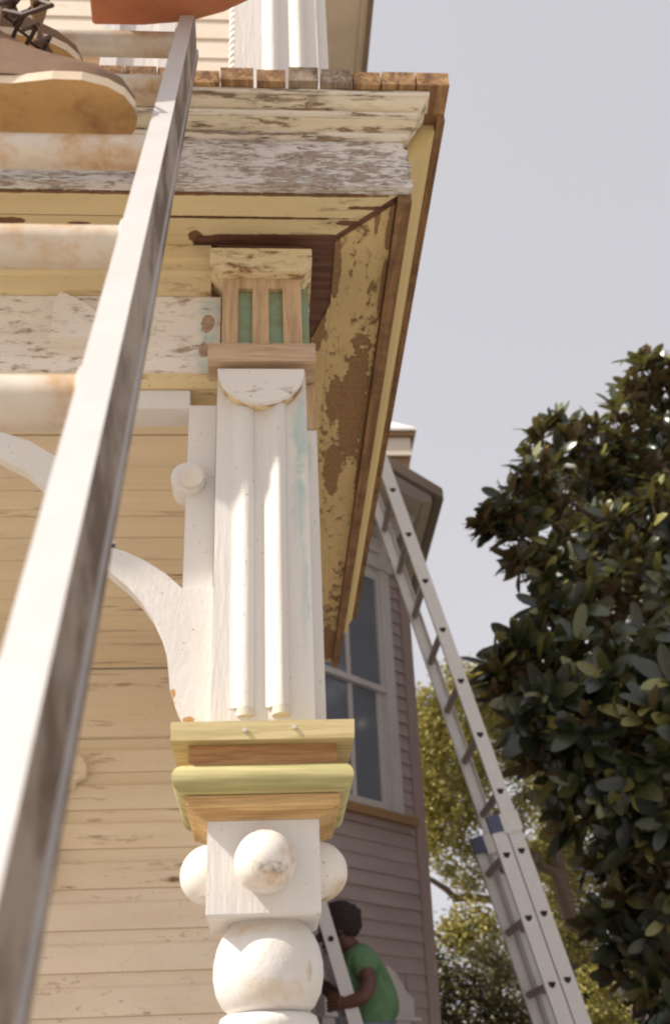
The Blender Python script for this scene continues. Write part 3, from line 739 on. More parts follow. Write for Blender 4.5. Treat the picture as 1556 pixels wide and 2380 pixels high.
# ================================================================ FAR EXTENSION LADDER
xl = thing('extension_ladder', (1.9, 5.6, 0), 'tall aluminium extension ladder in two sections, leaning left in front of the tree', 'ladder')
P0 = Vector((1.405, 0, 2.132)); dv = Vector((-.0725, 0, .2963)); du = dv.normalized(); pu = Vector((du.z, 0, -du.x))   # pu: across, to the right
yv = Vector((0, 1, 0)); YN, YF = 5.385, 5.85
def lrail(name, k0, k1, off, y, side):
    P = P0 + dv*k0 + pu*off + yv*y; L = (dv*(k1-k0)).length
    bm = B(); s = side
    obox(bm, P, du, pu, yv, L, -.036, .036, 0, .004) if s < 0 else obox(bm, P, du, pu, yv, L, -.036, .036, .022, .026)
    obox(bm, P, du, pu, yv, L, -.036, -.031, .0041 if s < 0 else -.002, .026 if s < 0 else .0219)
    obox(bm, P, du, pu, yv, L, .031, .036, .0041 if s < 0 else -.002, .026 if s < 0 else .0219)
    return obj(name, bm, alu, xl, bev=.001)
FLY0, FLY1 = -1.8, 12.5
lrail('rail', FLY0, FLY1, 0, YN, -1); lrail('rail', FLY0, FLY1, 0, YF, 1)
BASE0 = -7.15; BASE1 = 2.38; OFF = -.079
lrail('rail', BASE0, BASE1, OFF, YN, -1); lrail('rail', BASE0, BASE1, OFF, YF, 1)
def drung(P):
    bm = B(); n = 10; pr_ = [(-.019*math.cos(math.pi*i/n), .008-.030*math.sin(math.pi*i/n)) for i in range(n+1)]
    A = [bm.verts.new((P.x+u, YN+.006, P.z+w)) for u, w in pr_]; C2 = [bm.verts.new((P.x+u, YF+.02, P.z+w)) for u, w in pr_]
    m_ = len(pr_)
    for i in range(m_): bm.faces.new((A[i], C2[i], C2[(i+1) % m_], A[(i+1) % m_]))
    bm.faces.new(A); bm.faces.new(C2[::-1])
    return bm
def dhole(P):
    bm = B(); n = 10; pr_ = [(-.0175*math.cos(math.pi*i/n), .007-.027*math.sin(math.pi*i/n)) for i in range(n+1)]
    A = [bm.verts.new((P.x+u, YN-.002, P.z+w)) for u, w in pr_]; C2 = [bm.verts.new((P.x+u, YN+.0005, P.z+w)) for u, w in pr_]
    m_ = len(pr_)
    for i in range(m_): bm.faces.new((A[i], C2[i], C2[(i+1) % m_], A[(i+1) % m_]))
    bm.faces.new(A); bm.faces.new(C2[::-1])
    return bm
rung_shade = plain('rung_metal_shaded', hx(150, 140, 132), .5, .3, .08)  # darker copy of the ladder metal, the rungs' shade painted in
for k in range(-1, 13):
    ro = obj('rung', drung(P0+dv*k), rung_shade, xl, smooth=40)
    obj('rung_end', dhole(P0+dv*k), dark_hole, ro)
for k in range(-7, 3):
    ro = obj('rung', drung(P0+dv*k+pu*OFF), rung_shade, xl, smooth=40)
    obj('rung_end', dhole(P0+dv*k+pu*OFF), dark_hole, ro)
for y in (YN, YF):
    P = P0 + dv*2.36 + pu*OFF + yv*y
    bm = B(); obox(bm, P, du, pu, yv, .085, -.038, .038, -.004, .030); obj('end_cap', bm, blue_cap, xl, bev=.003, label='blue plastic end cap')
    P = P0 + dv*2.30 + pu*0 + yv*y
    bm = B(); obox(bm, P, du, pu, yv, .10, -.052, .044, -.007, -.0022); obj('guide_bracket', bm, alu, xl, bev=.002)

# ================================================================ MAN'S LADDER AND MAN
sm_ = thing('short_ladder', (.95, 5.7, 0), 'short ladder leaning on the mauve wall under the man in green', 'ladder')
Q0 = Vector((.965, 0, 0)); qd = Vector((-.122, 0, .437)).normalized(); qp = Vector((qd.z, 0, -qd.x))
for y in (5.47, 5.90):
    bm = B(); obox(bm, Q0+yv*y, qd, qp, yv, 3.2, -.032, .032, 0, .028); obj('rail', bm, alu, sm_, bev=.003)
for k in range(1, 10):
    c = Q0 + qd*.305*k
    bm = B(); tube(bm, [c+yv*5.498, c+yv*5.90], .016, 10); ro = obj('rung', bm, rung_shade, sm_, smooth=50)
    bm = B(); tube(bm, [c+yv*5.466, c+yv*5.4695], .014, 10); obj('rung_end', bm, dark_hole, ro)

skin_m = plain('dark_brown_skin', hx(92, 56, 44), .55, vary=.08)
hair_m = plain('black_hair', hx(44, 30, 30), .9, vary=.3, nscale=160)
shirt_m = plain('green_shirt', hx(88, 120, 84), .85, vary=.2, nscale=14)
jean_m = plain('blue_jeans', hx(120, 128, 150), .85, vary=.15, nscale=30)
shoe_m = plain('brown_shoe', hx(80, 58, 44), .7)
MX = -.042
man = thing('person', (.62, 5.68, 1.2), 'person in a green shirt and blue jeans climbing the short ladder with head bowed', 'person')
yb = 5.68
J = [(.545, yb, 1.98, .105), (.555, yb, 2.10, .115), (.525, yb, 2.235, .115), (.470, yb, 2.315, .062), (.425, yb, 2.365, .052), (.395, yb, 2.43, .085), (.372, yb, 2.47, .070),
     # left arm (near side)
     (.50, yb-.13, 2.265, .050), (.53, yb-.19, 2.150, .040), (.49, yb-.21, 2.085, .037), (.40, yb-.20, 2.065, .030), (.385, yb-.19, 2.065, .026),
     # right arm
     (.49, yb+.14, 2.26, .055), (.44, yb+.20, 2.10, .044), (.36, yb+.22, 2.16, .036), (.29, yb+.21, 2.22, .028),
     # legs
     (.54, yb-.085, 1.90, .082), (.44, yb-.10, 1.56, .062), (.60, yb-.10, 1.20, .045), (.52, yb-.10, 1.135, .034),
     (.56, yb+.085, 1.90, .082), (.56, yb+.10, 1.50, .06), (.70, yb+.10, .92, .045), (.62, yb+.10, .86, .034)]
Ed = [(0, 1), (1, 2), (2, 3), (3, 4), (4, 5), (5, 6), (2, 7), (7, 8), (8, 9), (9, 10), (10, 11), (2, 12), (12, 13), (13, 14), (14, 15),
      (0, 16), (16, 17), (17, 18), (18, 19), (0, 20), (20, 21), (21, 22), (22, 23)]
J = [(a+MX, b_, c_, d_) for a, b_, c_, d_ in J]
def dress(me):
    a, b_, c_ = (Vector(J[i][:3]) for i in (0, 1, 2))
    for p_ in me.polygons:
        q = p_.center
        sd = lambda u, w: (q-(u.lerp(w, max(0, min(1, (q-u).dot(w-u)/(w-u).length_squared))))).length
        dt = min(sd(a, b_), sd(b_, c_))
        arm = min(sd(Vector(J[m_][:3]), Vector(J[m_+1][:3])) for m_ in (7, 8, 9, 12, 13, 14))
        p_.material_index = 2 if q.z < 1.965 and abs(q.y-yb) < .15 and q.x > .40 else (1 if q.z < 2.30 and dt < .22 and not (arm < .056 and dt > .10) else 0)
body = skin('body', J, Ed, [skin_m, shirt_m, jean_m], man, 2, fixup=dress)
def sub_skin(name, idx, grow, mat, par, add=None):
    js = [(J[i][0], J[i][1], J[i][2], J[i][3]+grow) for i in idx] + (add or [])
    es = [(idx.index(a), idx.index(b2)) for a, b2 in Ed if a in idx and b2 in idx]
    return skin(name, js, es, mat, par, 2)
shj = [(J[i][0], J[i][1], J[i][2], J[i][3]+g_) for i, g_ in ((0, .040), (1, .038), (2, .028), (7, .018), (12, .018))]
shj[0] = (shj[0][0]+.01, shj[0][1], 1.965, shj[0][3])
shj += [(.525+MX, yb-.178, 2.178, .062), (.47+MX, yb+.17, 2.18, .062), (.468+MX, yb, 2.318, .066)]
skin('shirt', shj, [(0, 1), (1, 2), (2, 3), (2, 4), (3, 5), (4, 6), (2, 7)], shirt_m, man, 2)
js = [(J[i][0], J[i][1], J[i][2], J[i][3]+.014) for i in (0, 16, 17, 18, 20, 21, 22)]
js[0] = (js[0][0], js[0][1], 1.955, .106)
skin('jeans', js, [(0, 1), (1, 2), (2, 3), (0, 4), (4, 5), (5, 6)], jean_m, man, 2)
# head: face looks left and down
hd = B(); hc = Vector((.392+MX, yb, 2.425))
ball(hd, hc, .088, 3, (1.0, .86, 1.18))
for v_ in hd.verts:
    r = v_.co-hc
    if r.x < 0 and r.z < -.03: v_.co.x -= .008; v_.co.y = hc.y + r.y*.78
ball(hd, hc+Vector((-.094, 0, -.018)), .018, 2, (1.0, .8, 1.3)); ball(hd, hc+Vector((-.08, 0, -.062)), .017, 2, (.9, 1.4, .6))
for s in (-1, 1):
    ball(hd, hc+Vector((-.076, s*.032, .014)), .011, 2); ball(hd, hc+Vector((.01, s*.077, -.012)), .02, 2, (.9, .5, 1.4))
hd.transform(Matrix.Translation(hc) @ Matrix.Rotation(math.radians(-14), 4, 'Y') @ Matrix.Translation(-hc))
obj('head', hd, skin_m, man, smooth=80)
hr = B(); ball(hr, hc+Vector((.022, 0, .036)), .108, 4, (1.0, .96, .90))
for v_ in hr.verts:
    v_.co += (v_.co-hc).normalized()*(.010*mnoise.noise(v_.co*45)+.006*mnoise.noise(v_.co*120))
    if v_.co.x < hc.x-.045: v_.co.x = hc.x-.045+.3*(v_.co.x-hc.x+.045)
obj('hair', hr, hair_m, man, smooth=80)
def hand(c, fx, par, mat, y_side):
    bm = B(); ball(bm, c, .034, 2, (1.0, .5, 1.0))
    for i in range(4):
        z0 = c[2]+.026-.017*i
        tube(bm, [(c[0]-.02, c[1], z0), (c[0]-.05, c[1]+.012*y_side, z0+.002), (c[0]-.062, c[1]+.034*y_side, z0-.002), (c[0]-.045, c[1]+.05*y_side, z0-.004)], [.0095, .009, .0085, .007], 8)
    tube(bm, [(c[0]+.0, c[1]+.01*y_side, c[2]+.03), (c[0]-.03, c[1]+.036*y_side, c[2]+.046), (c[0]-.05, c[1]+.045*y_side, c[2]+.04)], [.012, .010, .008], 8)
    return obj('hand', bm, mat, par, smooth=60)
hand((.392+MX, 5.475, 2.068), 1, man, skin_m, 1); hand((.30+MX, 5.90, 2.225), 1, man, skin_m, -1)
for y, z, x in ((yb-.10, 1.115, .55+MX), (yb+.10, .84, .65+MX)):
    bm = B(); ball(bm, (x-.03, y, z+.03), .055, 3, (2.1, .8, .75)); box(bm, x-.15, x+.09, y-.042, y+.042, z-.028, z-.008); obj('shoe', bm, shoe_m, man, smooth=60)

# ================================================================ WORKER ON THE FOREGROUND LADDER (boots in view)
wk = thing('person', (-.42, .98, 2.66), 'person standing on the near ladder in tan-soled brown boots and pale blue trousers', 'person')
sole_tan = plain('tan_boot_sole', hx(196, 156, 102), .7, vary=.12, nscale=26, second=hx(132, 92, 52), cut=(.46, .72))
sole_edge_lit = plain('sunlit_sole_edge', hx(224, 204, 178), .6)  # pale side of the sole: sunlight on its edge put into the colour
boot_m = plain('brown_boot_leather', hx(128, 98, 72), .65, vary=.18, nscale=40, second=hx(92, 66, 48), cut=(.5, .7))
lace_m = plain('dark_boot_lace', hx(74, 54, 44), .7)
tongue_m = plain('tan_boot_tongue', hx(170, 138, 104), .75)
trouser_m = plain('pale_blue_trousers', hx(184, 188, 208), .85, vary=.1)
shirt_w = plain('pale_work_shirt', hx(210, 204, 196), .85)
sock_m = plain('cream_sock', hx(222, 202, 172), .9)
def boot(heel, toe, z, ankle_shift=(0, 0), wid=1.0):
    """sole at height z from heel to toe (x,y); returns the parts' bmeshes"""
    h = Vector((heel[0], heel[1], 0)); t = Vector((toe[0], toe[1], 0)); d = (t-h); L = d.length; d.normalize(); s = Vector((-d.y, d.x, 0))
    prof = [(0, 0), (.02, .5), (.07, .78), (.16, .86), (.35, .74), (.50, .80), (.66, 1.0), (.78, 1.03), (.88, .90), (.95, .66), (.99, .3), (1, 0)]
    hw = .053*wid
    out = [(u*L, w*hw) for u, w in prof] + [(u*L, -w*hw*.92) for u, w in prof[-2:0:-1]]
    def P(u, w, zz): q = h+d*u+s*w; return (q.x, q.y, zz)
    sole = B(); A = [sole.verts.new(P(u, w, z)) for u, w in out]; C2 = [sole.verts.new(P(u*1.0, w*1.02, z+.013)) for u, w in out]
    sole.faces.new(A[::-1]); sole.faces.new(C2)
    for i in range(len(out)): f = sole.faces.new((A[i], A[(i+1) % len(out)], C2[(i+1) % len(out)], C2[i])); f.material_index = 1
    up = B(); rings = []
    secs = [(.985, .016, .018), (.93, .036, .034), (.82, .046, .050), (.66, .046, .066), (.52, .042, .086), (.40, .041, .115), (.28, .041, .150), (.16, .042, .155), (.06, .036, .15), (.015, .02, .145)]
    m = 14
    for u, wv, hh_ in secs:
        ring = []
        for i in range(m+1):
            a = math.pi*i/m
            ring.append(up.verts.new(P(u*L, wv*math.cos(a)*(1 if hh_ < .1 else (1-.12*math.sin(a))), z+.0125+hh_*math.sin(a)**.75)))
        rings.append(ring)
    for a, b2 in zip(rings, rings[1:]):
        for i in range(m): up.faces.new((a[i], a[i+1], b2[i+1], b2[i]))
    up.faces.new(rings[0]); up.faces.new(rings[-1][::-1])
    lc = B()
    for j, u in enumerate((.56, .50, .44, .38)):
        zz = z+.10+.022*j
        tube(lc, [P(u*L, .034, zz-.02), P(u*L+.012, .018, zz+.012), P(u*L, 0, zz+.004), P(u*L+.012, -.018, zz+.014), P(u*L, -.034, zz-.02)], .0030, 6)
    tube(lc, [P(.42*L, 0, z+.155), P(.55*L, -.03, z+.165), P(.62*L, -.05, z+.13), P(.5*L, -.045, z+.115), P(.40*L, -.03, z+.14)], .0030, 6)
    tg = B(); pts = [(.58, .10, .026), (.52, .135, .030), (.50, .175, .034), (.53, .215, .030)]
    A = []
    for u, zz, wv in pts: A.append([tg.verts.new(P(u*L, wv, z+zz)), tg.verts.new(P(u*L+.010, 0, z+zz+.006)), tg.verts.new(P(u*L, -wv, z+zz))])
    for a, b2 in zip(A, A[1:]):
        for i in range(2): tg.faces.new((a[i], a[i+1], b2[i+1], b2[i]))
    bmesh.ops.solidify(tg, geom=tg.faces[:], thickness=.006)
    return sole, up, lc, tg, P(.20*L, 0, z+.16)
ank = []
for he, to, z in (((-.430, .888), (-.150, .905), 2.659), ((-.520, 1.000), (-.262, 1.085), 2.947)):
    so_, up, lc, tg, a = boot(he, to, z)
    bo = obj('boot', up, boot_m, wk, smooth=60)
    obj('sole', so_, [sole_tan, sole_edge_lit], bo, bev=.002); obj('laces', lc, lace_m, bo, smooth=60); obj('tongue', tg, tongue_m, bo, smooth=60)
    ank.append(Vector(a))
J2 = [(-.50, .80, 3.72, .12), (-.50, .79, 3.95, .13), (-.49, .80, 4.18, .135), (-.47, .83, 4.30, .06), (-.46, .85, 4.42, .085), (-.46, .85, 4.48, .08),
      (-.45, .88, 3.62, .085), (-.40, .92, 3.22, .062), (ank[0].x, ank[0].y, ank[0].z+.06, .046), (ank[0].x, ank[0].y, ank[0].z-.03, .036),
      (-.56, .88, 3.66, .085), (-.50, 1.00, 3.42, .064), (ank[1].x, ank[1].y, ank[1].z+.06, .046), (ank[1].x, ank[1].y, ank[1].z-.03, .036),
      (-.62, .86, 4.14, .05), (-.66, .98, 3.95, .042), (-.58, 1.12, 3.98, .032), (-.36, .86, 4.14, .05), (-.32, .98, 3.98, .042), (-.30, 1.12, 4.08, .032)]
E2 = [(0, 1), (1, 2), (2, 3), (3, 4), (4, 5), (0, 6), (6, 7), (7, 8), (8, 9), (0, 10), (10, 11), (11, 12), (12, 13), (2, 14), (14, 15), (15, 16), (2, 17), (17, 18), (18, 19)]
skin('body', J2, E2, skin_m, wk, 2)
idx = [0, 6, 7, 8, 10, 11, 12]
skin('trousers', [(J2[i][0], J2[i][1], J2[i][2], J2[i][3]+.016) for i in idx], [(0, 1), (1, 2), (2, 3), (0, 4), (4, 5), (5, 6)], trouser_m, wk, 2)
idx = [0, 1, 2, 14, 15, 17, 18]
skin('shirt', [(J2[i][0], J2[i][1], J2[i][2], J2[i][3]+.014) for i in idx], [(0, 1), (1, 2), (2, 3), (3, 4), (2, 5), (5, 6)], shirt_w, wk, 2)
for a in ank:
    bm = B(); tube(bm, [a+Vector((0, 0, -.05)), a+Vector((0, 0, .04))], [.044, .043], 14); obj('sock', bm, sock_m, wk, smooth=60)
hb = B(); ball(hb, (-.46, .85, 4.50), .10, 3, (1, 1.05, .95)); obj('hair', hb, hair_m, wk, smooth=80)

# ================================================================ MAGNOLIA
def leaf_material(name, top, top2, under, rough=.32, top3=hx(196, 184, 96)):
    m, nt, b = new_mat(name)
    ge = nt.nodes.new('ShaderNodeNewGeometry'); oi = nt.nodes.new('ShaderNodeObjectInfo')
    at = nt.nodes.new('ShaderNodeAttribute'); at.attribute_name = 'tone'
    f = nmath(nt, 'FRACT', nmath(nt, 'ADD', at.outputs['Fac'], oi.outputs['Random']))
    tc = nt.nodes.new('ShaderNodeTexCoord')
    c = nramp(nt, f, .1, .75, top, top2)
    c = nmix(nt, nramp(nt, f, .70, .98), c, top3)
    c = nmix(nt, nmath(nt, 'MULTIPLY', nnoise(nt, tc.outputs['Object'], 30, 3), .25), c, tuple(x*.6 for x in top[:3])+(1,))
    c = nmix(nt, ge.outputs['Backfacing'], c, under)
    nt.links.new(c, b.inputs['Base Color']); b.inputs['Roughness'].default_value = rough; b.inputs['Specular IOR Level'].default_value = .75
    tr = nt.nodes.new('ShaderNodeBsdfTranslucent'); nt.links.new(nmix(nt, .5, c, hx(140, 146, 60)), tr.inputs[0])
    mx = nt.nodes.new('ShaderNodeMixShader'); mx.inputs[0].default_value = .15
    out = nt.nodes['Material Output']
    nt.links.new(b.outputs[0], mx.inputs[1]); nt.links.new(tr.outputs[0], mx.inputs[2]); nt.links.new(mx.outputs[0], out.inputs[0])
    return m
mag_leaf = leaf_material('magnolia_leaf', hx(30, 38, 30), hx(76, 84, 52), hx(92, 74, 52), .30, hx(150, 146, 84))  # palest tone: new growth, with sunlit gloss put into the leaf colour
bark = plain('grey_bark', hx(92, 76, 62), .9, vary=.25, nscale=12)
mag = thing('magnolia_tree', (3.6, 7.2, 0), 'dark glossy large-leaved magnolia filling the right side of the view', 'tree')
BOUGH = [(3.10,6.60,6.43,0.25),(2.93,6.50,6.52,0.15),(3.15,6.80,6.16,0.44),(2.59,6.50,5.93,0.24),(2.30,6.40,5.86,0.19),(2.04,6.30,5.68,0.18),(2.38,6.50,5.59,0.25),(2.69,6.60,5.58,0.31),(1.90,6.20,5.34,0.21),(1.72,6.10,5.11,0.17),(1.53,6.00,4.94,0.10),(1.98,6.20,5.10,0.17),(1.64,6.00,4.80,0.11),(1.91,6.10,4.76,0.14),(2.42,6.30,5.05,0.21),(2.79,6.40,5.11,0.33),(1.76,6.00,4.55,0.09),(2.05,6.10,4.55,0.14),(2.41,6.20,4.64,0.25),(2.52,6.00,4.39,0.32),(2.06,6.00,4.25,0.24),(1.78,5.90,4.18,0.16),(1.52,5.80,3.98,0.13),(1.70,5.80,3.92,0.20),(1.38,5.80,3.82,0.09),(1.41,5.80,3.69,0.12),(1.61,5.70,3.65,0.19),(1.93,5.70,3.77,0.27),(2.20,5.60,3.81,0.29),(1.51,5.80,3.48,0.11),(1.70,5.70,3.42,0.21),(1.96,5.60,3.41,0.28),(2.13,5.40,3.36,0.27),(1.75,5.90,3.24,0.15),(1.93,5.80,3.16,0.24),(2.11,5.60,3.07,0.28),(1.91,6.10,2.99,0.17),(2.09,6.00,2.89,0.26),(2.16,5.80,2.73,0.30),(2.00,6.30,2.72,0.20),(2.16,6.20,2.54,0.26),(1.95,6.50,2.52,0.17),(2.07,6.50,2.35,0.17),(2.22,6.30,2.28,0.26),(2.15,6.30,2.04,0.14),(1.60,5.85,3.30,.14),(1.46,6.0,4.90,.06),(1.58,6.02,4.98,.09),(1.60,6.0,4.62,.07),(1.75,6.15,5.22,.10),(2.16,6.4,5.95,.09),(2.78,6.5,6.32,.09),(1.72,5.95,3.05,.14)]
# the bulk of the crown behind and to the right of these boughs
for _ in range(60):
    a = random.uniform(-1, 1); x = random.uniform(2.6, 4.9); z = random.uniform(1.9, 6.6); yv_ = random.uniform(6.3, 8.6)
    if x < 2.2 + .25*abs(z-4.2): continue
    BOUGH.append((x, yv_, z, random.uniform(.28, .42)))
def leaf_shape(L, Wd, curl):
    """one leaf: points along +X, face up; returns verts, faces"""
    vs = []; fs = []
    us = [0, .10, .34, .62, .84, .95, 1.0]; ws = [.05, .42, .88, 1.0, .74, .38, .0]
    for u, w in zip(us, ws):
        z = -curl*u*u*L
        vs += [(u*L, -w*Wd/2, z+.18*w*Wd/2), (u*L, 0, z), (u*L, w*Wd/2, z+.18*w*Wd/2)]
    for i in range(len(us)-1):
        a = 3*i; fs += [(a, a+3, a+4, a+1), (a+1, a+4, a+5, a+2)]
    return vs, fs
leaves = []
def frame_from(d, up):
    d = d.normalized(); s = up.cross(d)
    if s.length < 1e-3: s = Vector((1, 0, 0))
    s.normalize(); n = d.cross(s)
    return Matrix((d, s, n)).transposed()
centre = Vector((3.6, 7.2, 4.2))
twigs = []
for (bx, by, bz, r) in BOUGH:
    c = Vector((bx, by, bz)); nw = max(5, int(17*(r/.25)**1.7)) if r < .27 or by > 6.2 else int(13*(r/.25)**1.5)
    nw = min(nw, 46)
    for _ in range(nw):
        p = Vector((random.gauss(0, 1), random.gauss(0, 1), random.gauss(0, 1))).normalized()*r*random.random()**.45 + c
        ax = ((p-c).normalized()*.8 + (p-centre).normalized()*.7 + Vector((0, 0, .55)) + Vector((random.uniform(-.4, .4),)*3)).normalized()
        twigs.append((p, p-ax*random.uniform(.10, .2)))
        nl = random.randint(6, 9); ph = random.uniform(0, 6.28)
        b1 = ax.orthogonal().normalized(); b2 = ax.cross(b1)
        for i in range(nl):
            a = ph + i*2.4 + random.uniform(-.25, .25); tilt = random.uniform(.45, 1.35)
            d = (b1*math.cos(a)+b2*math.sin(a))*math.sin(tilt) + ax*math.cos(tilt)
            Lf = random.uniform(.125, .19) if by > 5.95 else random.uniform(.15, .235)
            leaves.append((p - ax*.02*i*.4, d, ax, Lf))
shapes = [leaf_shape(1, w, cu) for w, cu in ((.38, .10), (.42, .22), (.36, -.05), (.43, .34))]
# pick the leaves that show largest from the photograph's side as parts of their own
Minv = M.inverted(); best = {}
for i, (p, d, up, L) in enumerate(leaves):
    v_ = Minv @ (p+d*L*.5)
    if v_.z > -.5: continue
    u = 778+2497*v_.x/-v_.z; w = 1190-2497*v_.y/-v_.z
    if -20 < u < 1580 and 0 < w < 2400:
        key = (int(u//26), int(w//26))
        if key not in best or best[key][0] > -v_.z: best[key] = (-v_.z, i)
front = sorted((z/leaves[i][3], i) for z, i in best.values())[:300]
front_idx = set(i for _, i in front)
shape_me = []
for si, (vs, fs) in enumerate(shapes):
    me = bpy.data.meshes.new('leaf'); me.from_pydata(vs, [], fs); me.materials.append(mag_leaf)
    for p_ in me.polygons: p_.use_smooth = True
    shape_me.append(me)
VV = []; FF = []; TT = []
for i, (p, d, up, L) in enumerate(leaves):
    R3 = frame_from(d, up); si = i % 4
    if i in front_idx:
        o = bpy.data.objects.new('leaf', shape_me[si]); COL.objects.link(o); o.parent = mag
        o.matrix_local = Matrix.Translation(p-Vector(mag.location)) @ R3.to_4x4() @ Matrix.Scale(L, 4)
    else:
        vs, fs = shapes[si]; base = len(VV); t = random.random()
        VV += [p + R3 @ (Vector(q)*L) for q in vs]; FF += [tuple(k+base for k in f) for f in fs]; TT += [t]*len(vs)
me = bpy.data.meshes.new('foliage'); me.from_pydata(VV, [], FF); me.materials.append(mag_leaf)
at = me.attributes.new('tone', 'FLOAT', 'POINT'); at.data.foreach_set('value', TT)
for p_ in me.polygons: p_.use_smooth = True
fo = bpy.data.objects.new('foliage', me); COL.objects.link(fo); fo.parent = mag; fo.location = -Vector(mag.location); fo['kind'] = 'stuff'
bm = B(); tube(bm, [(3.6, 7.2, -.05), (3.55, 7.2, 1.5), (3.5, 7.1, 3.2), (3.4, 7.0, 5.0), (3.3, 6.9, 6.6)], [.20, .16, .13, .09, .03], 12); obj('trunk', bm, bark, mag, smooth=60)
bm = B()
for (bx, by, bz, r) in BOUGH[::2]:
    z0 = max(1.2, bz-.9); s = Vector((3.53, 7.13, z0)); t = Vector((bx, by, bz)); m_ = s.lerp(t, .5)+Vector((0, 0, .10))
    tube(bm, [s, m_, t], [.045, .028, .012], 6, cap=False)
obj('branch', bm, bark, mag, smooth=60)
bm = B()
for p, q in twigs[::1]: tube(bm, [q, p], [.006, .005], 4, cap=False)
tw = obj('twigs', bm, bark, mag); tw['kind'] = 'stuff'

# ================================================================ OAK BEHIND
oak_leaf = leaf_material('oak_leaf', hx(112, 112, 48), hx(190, 178, 90), hx(156, 144, 72), .6)
oak = thing('oak_tree', (3.7, 14.2, 0), 'yellow-green oak with twisting dark limbs beyond the extension ladder', 'tree')
OAK = [(2.15,13.00,6.12,0.27),(2.66,13.50,6.59,0.32),(3.20,14.00,6.89,0.30),(2.06,13.00,5.68,0.32),(2.77,14.00,6.22,0.47),(3.43,14.50,6.50,0.43),(2.02,13.00,5.19,0.32),(2.65,14.00,5.57,0.46),(3.36,14.50,5.88,0.30),(4.03,15.00,6.40,0.44),(2.04,13.00,4.77,0.31),(2.56,13.50,4.93,0.27),(1.95,13.00,4.37,0.20),(2.36,13.50,4.52,0.21),(4.07,15.00,5.77,0.37),(4.11,15.00,5.16,0.36),(3.60,14.50,4.48,0.23),(2.38,13.00,3.48,0.30),(2.17,13.00,3.35,0.20),(3.97,15.00,4.58,0.35),(3.95,15.00,4.01,0.35),(3.77,14.00,3.34,0.27),(3.53,14.00,5.21,0.23),(2.2,13.3,4.15,.13),(2.5,13.6,4.05,.17),(2.75,13.6,4.35,.2),(2.95,13.8,4.15,.2),(3.2,14.0,4.9,.25)]
for _ in range(40): OAK.append((random.uniform(4.3, 8.5), random.uniform(13.5, 16.5), random.uniform(3.5, 8.2), random.uniform(.4, .6)))
for _ in range(10): OAK.append((random.uniform(1.2, 2.0), random.uniform(13.2, 15), random.uniform(4.6, 6.0), random.uniform(.3, .4)))
def small_foliage(name, blobs, dens, ls, mat, par, up=.4):
    VV = []; FF = []; TT = []
    for (bx, by, bz, r) in blobs:
        c = Vector((bx, by, bz)); ncl = max(4, int(dens*(r/.3)**2))
        for _ in range(ncl):
            q = Vector((random.gauss(0, 1), random.gauss(0, 1), random.gauss(0, 1))).normalized()*r*random.random()**.4*1.08+c
            for _ in range(random.randint(10, 16)):
                p = q+Vector((random.gauss(0, .065), random.gauss(0, .065), random.gauss(0, .05)))
                d = Vector((random.uniform(-1, 1), random.uniform(-1, 1), random.uniform(-.7, .7))).normalized()
                R3 = frame_from(d, Vector((random.uniform(-.7, .7), random.uniform(-.7, .7), 1)).normalized())
                L = ls*random.uniform(.7, 1.3); b0 = len(VV)
                VV += [p+R3 @ Vector(k) for k in ((0, 0, 0), (L*.5, -L*.24, .01), (L, 0, -.005), (L*.5, L*.24, .01))]
                FF.append((b0, b0+1, b0+2, b0+3)); TT += [random.random()]*4
    me = bpy.data.meshes.new(name); me.from_pydata(VV, [], FF); me.materials.append(mat)
    at = me.attributes.new('tone', 'FLOAT', 'POINT'); at.data.foreach_set('value', TT)
    o = bpy.data.objects.new(name, me); COL.objects.link(o); o.parent = par; o.location = -Vector(par.location); o['kind'] = 'stuff'
    return o
small_foliage('foliage', OAK, 95, .075, oak_leaf, oak)
bm = B(); tube(bm, [(3.7, 14.2, -.05), (3.65, 14.1, 1.5), (3.65, 14.0, 2.5)], [.30, .24, .20], 12); obj('trunk', bm, bark, oak, smooth=60)
LIMB = [([(3.65, 14.0, 2.48), (3.81, 14.0, 3.59), (3.68, 14.0, 4.22), (3.43, 14.0, 4.46), (3.16, 14.0, 4.55)], .12),
        ([(3.48, 14.0, 4.44), (2.71, 13.5, 3.84), (2.24, 13.2, 3.81), (1.93, 13.0, 4.0), (1.5, 13, 4.2)], .065),
        ([(3.81, 14.0, 3.59), (3.85, 14.5, 5.04), (3.75, 14.5, 5.63), (3.37, 14.3, 5.76), (2.79, 14.0, 5.86)], .09),
        ([(3.65, 14, 2.6), (2.94, 13.5, 3.05), (2.35, 13.0, 3.16), (1.88, 13.0, 3.45)], .08),
        ([(3.81, 14.5, 4.76), (4.33, 15.0, 5.45), (4.62, 15.0, 6.07), (5.4, 15, 7)], .08), ([(3.7, 14.1, 3.0), (4.6, 14.5, 3.9), (6.0, 15, 5.2)], .12)]
for pts, r in LIMB:
    bm = B(); P = []
    for a, b2 in zip(pts, pts[1:]):
        for t in (0, .5): q = Vector(a).lerp(Vector(b2), t); P.append(q + (Vector((random.uniform(-.05, .05), 0, random.uniform(-.05, .05))) if t else Vector()))
    P.append(Vector(pts[-1]))
    tube(bm, P, [r*(1-.7*i/(len(P)-1)) for i in range(len(P))], 8); obj('limb', bm, bark, oak, smooth=60)

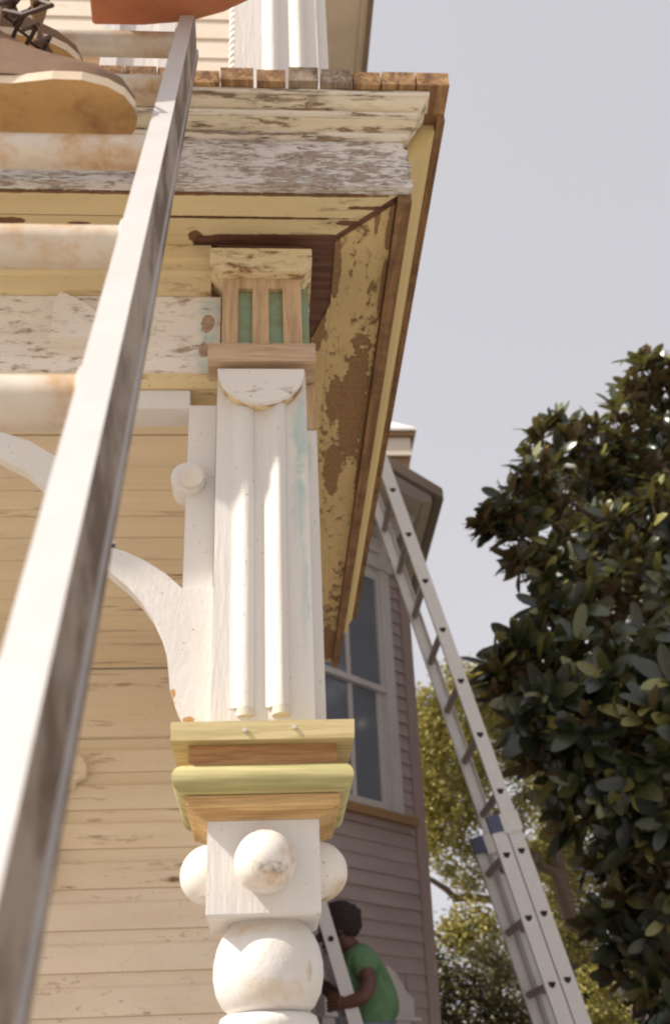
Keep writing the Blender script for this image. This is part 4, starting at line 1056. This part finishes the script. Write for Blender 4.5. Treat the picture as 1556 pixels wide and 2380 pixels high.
# shrubs beyond
dark_leaf = leaf_material('shrub_leaf', hx(50, 52, 30), hx(88, 84, 44), hx(88, 74, 44), .5, hx(116, 106, 54))
def shrub(x, y, z0, blobs, label, mat, dens=70, ls=.07):
    s = thing('shrub', (x, y, 0), label, 'shrub', None)
    small_foliage('foliage', blobs, dens, ls, mat, s)
    bm = B()
    for i in range(5):
        a = i*1.256; tube(bm, [(x, y, -.03), (x+.1*math.cos(a), y+.1*math.sin(a), z0*.5), (x+.3*math.cos(a), y+.3*math.sin(a), z0)], [.03, .022, .01], 6)
    obj('stem', bm, bark, s, smooth=60); return s
bl = [(1.87, 12.0, 2.76, .27), (2.20, 12.0, 2.87, .31), (1.93, 12.0, 2.43, .31), (2.34, 12.0, 2.50, .26), (1.71, 12.0, 3.01, .18)] + \
     [(random.uniform(1.5, 2.9), random.uniform(11.9, 12.9), random.uniform(.4, 2.5), random.uniform(.3, .4)) for _ in range(26)]
shrub(2.1, 12.3, 2.2, bl, 'dark green tall shrub behind the foot of the extension ladder', dark_leaf)
bl = [(3.16, 11.0, 2.62, .18), (3.16, 11.0, 2.36, .16), (3.3, 11.1, 2.1, .3), (3.0, 11.1, 2.0, .25)] + \
     [(random.uniform(2.8, 3.9), random.uniform(10.9, 11.6), random.uniform(.3, 2.2), random.uniform(.22, .34)) for _ in range(14)]
shrub(3.2, 11.2, 1.9, bl, 'sunlit yellow-green shrub at lower right below the magnolia', oak_leaf)
bl = [(random.uniform(3.6, 9.0), random.uniform(15.8, 17.2), random.uniform(.4, 3.6), random.uniform(.45, .7)) for _ in range(46)]
shrub(5.5, 16.5, 2.5, bl, 'broad dark hedge-like shrub far behind the oak', dark_leaf, 40, .11)
# dried leaf cluster at lower right
dl = plain('dried_leaf', hx(220, 182, 156), .7, vary=.15)
dry = thing('dried_leaf_spray', (3.45, 10.4, 2.2), 'pinkish-brown spray of large dried leaves at lower right', 'dead leaves')
for i in range(9):
    a = random.uniform(0, 6.28); p = Vector((3.42+random.uniform(-.1, .1), 10.4+random.uniform(-.1, .1), 2.30+random.uniform(-.22, .2)))
    d = Vector((random.uniform(-.5, .5), random.uniform(-.3, .3), random.uniform(-1, .6))).normalized()
    vs, fs = leaf_shape(random.uniform(.22, .34), .14, random.uniform(.1, .5)); R3 = frame_from(d, Vector((random.uniform(-.4, .4), -1, .3)).normalized())
    me = bpy.data.meshes.new('leaf'); me.from_pydata([p+R3 @ Vector(q) for q in vs], [], fs); me.materials.append(dl)
    o = bpy.data.objects.new('leaf', me); COL.objects.link(o); o.parent = dry; o.location = -Vector(dry.location)
bm = B(); tube(bm, [(3.45, 10.4, -.02), (3.5, 10.42, 1.2), (3.42, 10.4, 2.45)], [.02, .015, .006], 6); obj('stem', bm, bark, dry)
